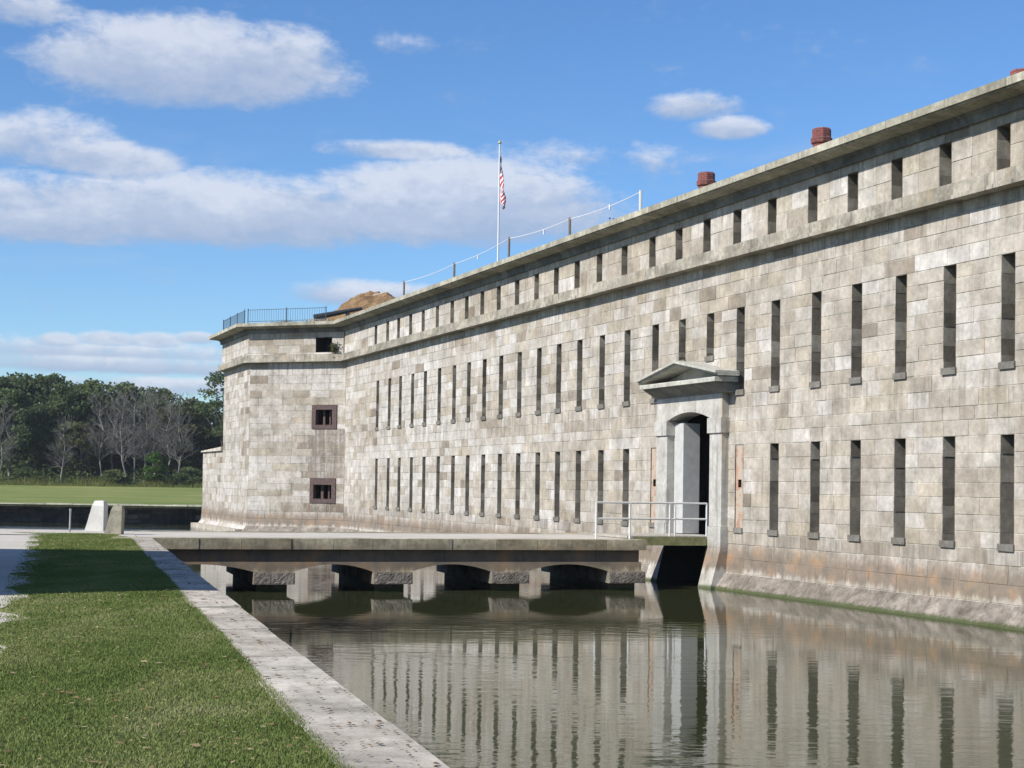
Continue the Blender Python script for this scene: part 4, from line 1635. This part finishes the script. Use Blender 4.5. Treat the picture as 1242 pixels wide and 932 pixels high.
def crown_arrays(seed, h, rad, base, n_clump, n_leaf, leaf, top_bias=1.0):
    g = np.random.default_rng(seed)
    V, T, C = [], [], []
    for k in range(n_clump):
        # clump centre: shell-biased point inside an uneven egg
        u = g.normal(size=3)
        u /= np.linalg.norm(u)
        rr = g.uniform(.35, 1.0) ** .6
        zc = (base + h) / 2
        sz = (h - base) / 2
        w = 1 - .25 * max(u[2], 0)
        c = np.array([u[0] * rad * rr * w, u[1] * rad * rr * w, zc + u[2] * sz * rr])
        r = rad * g.uniform(.22, .42)
        n = int(n_leaf * g.uniform(.6, 1.3))
        p = g.normal(size=(n, 3))
        p /= np.linalg.norm(p, axis=1)[:, None]
        p *= (g.random(n) ** .45)[:, None] * np.array([r * 1.15, r * 1.15, r * .62])
        p += c
        a = g.normal(size=(n, 3))
        a[:, 2] *= .7
        a /= np.linalg.norm(a, axis=1)[:, None]
        b = np.cross(a, g.normal(size=(n, 3)))
        b /= np.linalg.norm(b, axis=1)[:, None] + 1e-9
        s = leaf * g.uniform(.6, 1.3, n)[:, None]
        V.append(np.stack([p - a * s, p + b * s * .7, p + a * s, p - b * s * .7], 1).reshape(-1, 3))
        T.append(np.clip(g.normal(.5, .22) + g.normal(0, .12, n), 0, 1))
        C.append(c)
    return np.concatenate(V), np.concatenate(T), C


def trunk_mb(seed, h, r, targets, crook=.3):
    g = random.Random(seed)
    b = MB()
    pts = [Vector((0, 0, -.3))]
    for k in range(1, 7):
        pts.append(Vector((g.gauss(0, crook * .35) * k / 3, g.gauss(0, crook * .35) * k / 3, h * .8 * k / 6)))
    b.tube(pts, [r * (1.25 if i == 0 else 1) * (1 - i / 8) for i in range(7)], 7)
    for c in targets:
        c = Vector(c)
        s = max(.25, min(.85, (c.z / h) * .75))
        i = s * 6
        p = pts[int(i)].lerp(pts[min(int(i) + 1, 6)], i - int(i))
        midp = p.lerp(c, .5) + Vector((g.gauss(0, .3), g.gauss(0, .3), .4))
        b.tube([p, midp, c], [r * .32, r * .2, r * .06], 5)
    return b


PROTO = {}


def proto(kind, seed, h, rad, base, n_clump, n_leaf, leaf, mt, bark, r=.3):
    V, T, C = crown_arrays(seed, h, rad, base, n_clump, n_leaf, leaf)
    crown = quick_mesh('crown', V, None, T, [M[mt]], 4)
    trunk = trunk_mb(seed, h, r, C[::2]).mesh('trunk', [M[bark]], True)
    PROTO[kind] = (crown, trunk)


proto('broad', 1, 19.5, 6.4, 3.0, 78, 150, .33, 'leaf_dark', 'barkd', .36)
proto('broad2', 2, 18.5, 5.6, 2.2, 72, 150, .33, 'leaf_mid', 'barkd', .33)
proto('tall', 3, 19.0, 4.8, 4.5, 62, 140, .32, 'leaf_dark', 'barkp', .28)
proto('olive', 4, 17.0, 5.0, 2.8, 60, 140, .32, 'leaf_olive', 'barkp', .28)
proto('sparse', 5, 22.0, 4.4, 9.0, 30, 60, .28, 'leaf_dark', 'barkd', .3)
proto('shrub', 6, 6.0, 2.2, .2, 26, 110, .2, 'leaf_bright', 'barkd', .1)
proto('low', 7, 5.0, 3.0, .2, 26, 110, .22, 'leaf_mid', 'barkd', .1)


def tree(name, kind, label, x, y, s=1.0, sz=1.0, rz=0.0, group=None, cat='tree'):
    z = field_z(y)
    t = thing(name, label, cat, (x, y, z), group)
    crown, trunk = PROTO[kind]
    for nm, me in (('crown', crown), ('trunk', trunk)):
        o = bpy.data.objects.new(nm, me)
        COL.objects.link(o)
        o.parent = t
    t.scale = (s, s, s * sz)
    t.rotation_euler = (0, 0, rz)
    return t


def tx(px, y):                      # bearing measured on the photo -> metres at distance y
    return (px - 621) / 1900 * y


GT = 'trees along the far edge of the field'
TREES = [
    ('broad_tree', 'broad', 'dark broad tree at the left end of the tree line', -8, 262, 1.0, .98, .3),
    ('broad_tree', 'broad', 'tallest dark rounded crown near the left end of the tree line', 44, 264, 1.0, 1.03, 2.1),
    ('slender_tree', 'tall', 'slender dark tree with pale trunk right of the tallest rounded crown', 84, 259, .95, .95, .9),
    ('leafy_tree', 'broad2', 'mid green leafy tree in the middle left of the tree line', 112, 266, 1.0, .98, 4.0),
    ('leafy_tree', 'broad2', 'mid green crown rising behind the grey leafless trees', 152, 272, 1.0, .98, 1.2),
    ('slender_tree', 'tall', 'slender dark tree behind the right end of the leafless trees', 186, 270, .95, .95, 3.3),
    ('olive_tree', 'olive', 'olive green tree with pale trunk right of the leafless trees', 214, 262, .95, .96, 5.0),
    ('broad_tree', 'broad', 'dark green tree just left of the bastion', 242, 268, .84, .96, 1.9),
    ('sparse_tree', 'sparse', 'tall thin crowned tree with open branches touching the bastion edge', 269, 258, 1.0, .93, .4),
    ('slender_tree', 'tall', 'slender dark tree with twin pale trunks at the left frame edge', 12, 254, .9, .92, 2.6),
    ('olive_tree', 'olive', 'olive tinted small tree before the darker trees left of centre', 98, 254, .66, .9, .7),
]
for (nm, kd, lb, px, y, s, sz, rz) in TREES:
    tree(nm, kd, lb, tx(px, y), y, s, sz, rz, GT)
for (nm, kd, lb, px, y, s, sz, rz) in [
        ('bright_shrub', 'shrub', 'bright green upright shrub at the foot of the leafless trees', 190, 248, .95, .95, .2),
        ('low_shrub', 'low', 'mid green low bush at the field edge left of the bright shrub', 140, 247, .75, .7, 2.0),
        ('low_shrub', 'low', 'low bush at the field edge near the left frame edge', 30, 250, .8, .7, 1.0),
        ('low_shrub', 'low', 'low bush at the field edge right beside the bastion', 232, 248, .8, .8, 3.0)]:
    tree(nm, kd, lb, tx(px, y), y, s, sz, rz, 'shrubs along the field edge', 'shrub')


def bare_meshes(seed, h, bark):
    g = random.Random(seed)
    b, tw = MB(), MB()
    top = Vector((g.gauss(0, .8), g.gauss(0, .8), h))
    pts = [Vector((0, 0, -.3)).lerp(top, k / 6) + Vector((g.gauss(0, .2), g.gauss(0, .2), 0)) for k in range(7)]
    b.tube(pts, [.17 * (1 - k / 7.5) for k in range(7)], 6)

    def grow(mbx, p, dv, L, r, lvl):
        q = p + dv * L
        mbx.tube([p, p.lerp(q, .5) + rand_dir(g) * L * .07, q], [r, r * .75, r * .5], 4 if lvl < 2 else 3, cap=False)
        if lvl >= 3:
            return
        for k in range(g.randint(3, 4)):
            nd = (dv + rand_dir(g) * .8 + Vector((0, 0, .25))).normalized()
            grow(tw, p.lerp(q, g.uniform(.35, 1)), nd, L * g.uniform(.5, .75), r * .5, lvl + 1)
    for k in range(30):
        f = g.uniform(.28, .97)
        i = f * 6
        p = pts[int(i)].lerp(pts[min(int(i) + 1, 6)], i - int(i))
        a = g.uniform(0, 6.28)
        dv = Vector((math.cos(a), math.sin(a), g.uniform(.5, 1.3))).normalized()
        grow(b if k < 4 else tw, p, dv, h * .2 * (1.15 - f * .6), .05, 0)
    return b.mesh('trunk', [bark], True), tw.mesh('twigs', [M['twig']])


bm_ = [bare_meshes(30 + k, 13.5, M['barkp'] if k % 2 == 0 else M['twig']) for k in range(3)]
BARE = [(124, 252, 1.0, 'leftmost grey leafless tree'), (138, 255, 1.06, 'tall grey leafless tree, second of the leafless clump'), (151, 250, .98, 'grey leafless tree with pale trunk in the clump middle'),
        (163, 254, 1.08, 'tallest grey leafless tree of the clump'), (176, 251, 1.02, 'grey leafless tree just behind the bright shrub'), (188, 256, 1.05, 'grey leafless tree directly above the bright green shrub'),
        (203, 251, 1.0, 'leafless tree with pale leaning trunk right of the bright shrub'), (216, 249, .98, 'rightmost leafless tree with a straight white trunk'), (76, 249, .72, 'small grey leafless tree before the dark trees at left'), (1, 247, .85, 'pale leafless trunk at the left frame edge')]
for i, (px, y, s, lb) in enumerate(BARE):
    t = thing('bare_tree', lb, 'tree', (tx(px, y), y, field_z(y)), 'leafless trees before the green wood')
    for nm, me in zip(('trunk', 'twigs'), bm_[i % 3]):
        o = bpy.data.objects.new(nm, me)
        COL.objects.link(o)
        o.parent = t
    t.scale = (s, s, s)
    t.rotation_euler = (0, 0, i * 1.7)

# the mass of wood behind the front trees, and the undergrowth
def woodland():
    g = np.random.default_rng(77)
    Vs, Ts = [], []
    base = [crown_arrays(50 + k, 17, 5.8, -1.5, 60, 80, .42) for k in range(4)]
    n = 0
    for y in (276, 288, 302):
        x = tx(-60, y)
        while x < tx(430, y):
            V, T, C = base[int(g.integers(4))]
            a = g.uniform(0, 6.28)
            s = g.uniform(.78, .98)
            R2 = np.array([[math.cos(a), -math.sin(a), 0], [math.sin(a), math.cos(a), 0], [0, 0, 1]])
            sz = s * (1.02 if x < tx(80, y) else .92 if x < tx(190, y) else .84)
            Vs.append((V @ R2.T) * np.array([s, s, sz]) + np.array([x, y + g.normal(0, 2), field_z(y)]))
            Ts.append(np.clip(T * .8, 0, 1))
            x += g.uniform(5.5, 8.5)
    me = quick_mesh('woodland', np.concatenate(Vs), None, np.concatenate(Ts), [M['leaf_dark']], 4)
    tag(link('woodland', me), 'dark mass of wood behind the front row of trees', 'woodland', kind='stuff')
    V, T = [], []
    for k in range(420):
        y = g.uniform(248, 282)
        x = tx(g.uniform(-60, 420), y)
        r = g.uniform(.7, 2.3)
        m_ = 60
        p = g.normal(size=(m_, 3))
        p /= np.linalg.norm(p, axis=1)[:, None]
        p *= (g.random(m_) ** .4)[:, None] * np.array([r * 1.3, r * 1.3, r])
        p += np.array([x, y, field_z(y) + r * .6])
        a = g.normal(size=(m_, 3)); a /= np.linalg.norm(a, axis=1)[:, None]
        b2 = np.cross(a, g.normal(size=(m_, 3))); b2 /= np.linalg.norm(b2, axis=1)[:, None]
        s = g.uniform(.12, .26, m_)[:, None]
        V.append(np.stack([p - a * s, p + b2 * s * .7, p + a * s, p - b2 * s * .7], 1).reshape(-1, 3))
        T.append(np.clip(g.normal(.5, .25) + g.normal(0, .12, m_), 0, 1))
    me = quick_mesh('undergrowth', np.concatenate(V), None, np.concatenate(T), [M['leaf_mid']], 4)
    tag(link('undergrowth', me), 'low green undergrowth beneath the trees', 'undergrowth', kind='stuff')
    n = 26000
    y = g.uniform(238, 256, n)
    x = (g.uniform(-60, 420, n) - 621) / 1900 * y
    pn = value_noise(x * .25, y * .2, 3)
    keep = g.random(n) < .25 + pn
    x, y, pn = x[keep], y[keep], pn[keep]
    n = len(x)
    h = g.uniform(.3, 1.0, n) * (.5 + pn) * np.clip((y - 236) / 9, .3, 1.4)
    w = g.uniform(.03, .09, n)
    an = g.uniform(0, 6.28, n)
    ln = g.normal(0, .25, (n, 2)) * h[:, None]
    z = 1.3 + (y - 112) * .0062 - .05
    tri = np.stack([np.stack([x - np.cos(an) * w, y - np.sin(an) * w, z], 1), np.stack([x + np.cos(an) * w, y + np.sin(an) * w, z], 1), np.stack([x + ln[:, 0], y + ln[:, 1], z + h], 1)], 1).reshape(-1, 3)
    me = quick_mesh('tall_grass', tri, None, np.clip(g.normal(.5, .2, n) + (pn - .5) * .5, 0, 1), [M['tallgrass']])
    tag(link('tall_grass', me), 'tall yellowish grass fringe between field and trees', 'tall grass', kind='stuff')


woodland()


def haze():
    b = MB()
    b.box((-500, -60, -3.0), (420, 1400, 27.0), 0)
    mt = bpy.data.materials.new('summer_haze')
    mt.use_nodes = True
    t = mt.node_tree
    t.nodes.clear()
    out = t.nodes.new('ShaderNodeOutputMaterial')
    v = t.nodes.new('ShaderNodeVolumePrincipled')
    v.inputs['Color'].default_value = (0.86, 0.92, 1.0, 1)
    v.inputs['Density'].default_value = 0.00013
    v.inputs['Anisotropy'].default_value = 0.1
    t.links.new(v.outputs[0], out.inputs['Volume'])
    o = b.build('haze', mt)
    o['kind'] = 'stuff'
    o['label'] = 'thin summer haze over the moat and field'
    o['category'] = 'haze'


haze()

# ------------------------------------------------------------------ unseen building left of the path, added to cast the lawn shade
def shade_building():
    t = thing('shade_building', 'unseen hipped brick building left of the path, added to shade the lawn', 'building', (-20, 24, 1.49))
    x0, x1, y0, y1, zt = -30.0, -11.5, 17.7, 29.6, 8.5
    b = MB()
    def wallq(p, q):
        L = (Vector(q) - Vector(p)).length
        b.face([(*p, 1.4), (*q, 1.4), (*q, zt), (*p, zt)], 0, uv=[(0, 0), (L, 0), (L, zt - 1.4), (0, zt - 1.4)])
    wallq((x0, y0), (x1, y0)); wallq((x1, y0), (x1, y1)); wallq((x1, y1), (x0, y1)); wallq((x0, y1), (x0, y0))
    b.build('wall', brick('shade_building_brick', (.3, .1, .07), (.24, .09, .07), (.35, .31, .27)), t)
    b = MB()
    e = .3
    r0, r1 = (x0 + 6, (y0 + y1) / 2, zt + 1.7), (x1 - 6, (y0 + y1) / 2, zt + 1.7)
    q = [(x0 - e, y0 - e, zt), (x1 + e, y0 - e, zt), (x1 + e, y1 + e, zt), (x0 - e, y1 + e, zt)]
    b.face([q[0], q[1], r1, r0]); b.face([q[1], q[2], r1]); b.face([q[2], q[3], r0, r1]); b.face([q[3], q[0], r0]); b.face(q[::-1])
    b.build('roof', simple('shade_building_slate', (.09, .095, .11), .7), t)
    for yy_ in (20, 24, 28):
        b = MB()
        b.box((x1 - .05, yy_ - .5, 3.0), (x1 + .04, yy_ + .5, 5.2), 0)
        w_ = b.build('window', M['white'], t)
        b = MB()
        b.box((x1 + .02, yy_ - .42, 3.08), (x1 + .045, yy_ + .42, 5.12), 0)
        b.build('pane', simple('dark_glass', (.03, .035, .04), .1), w_)


shade_building()

for o in bpy.data.objects:
    if '_w' in o:
        del o['_w']
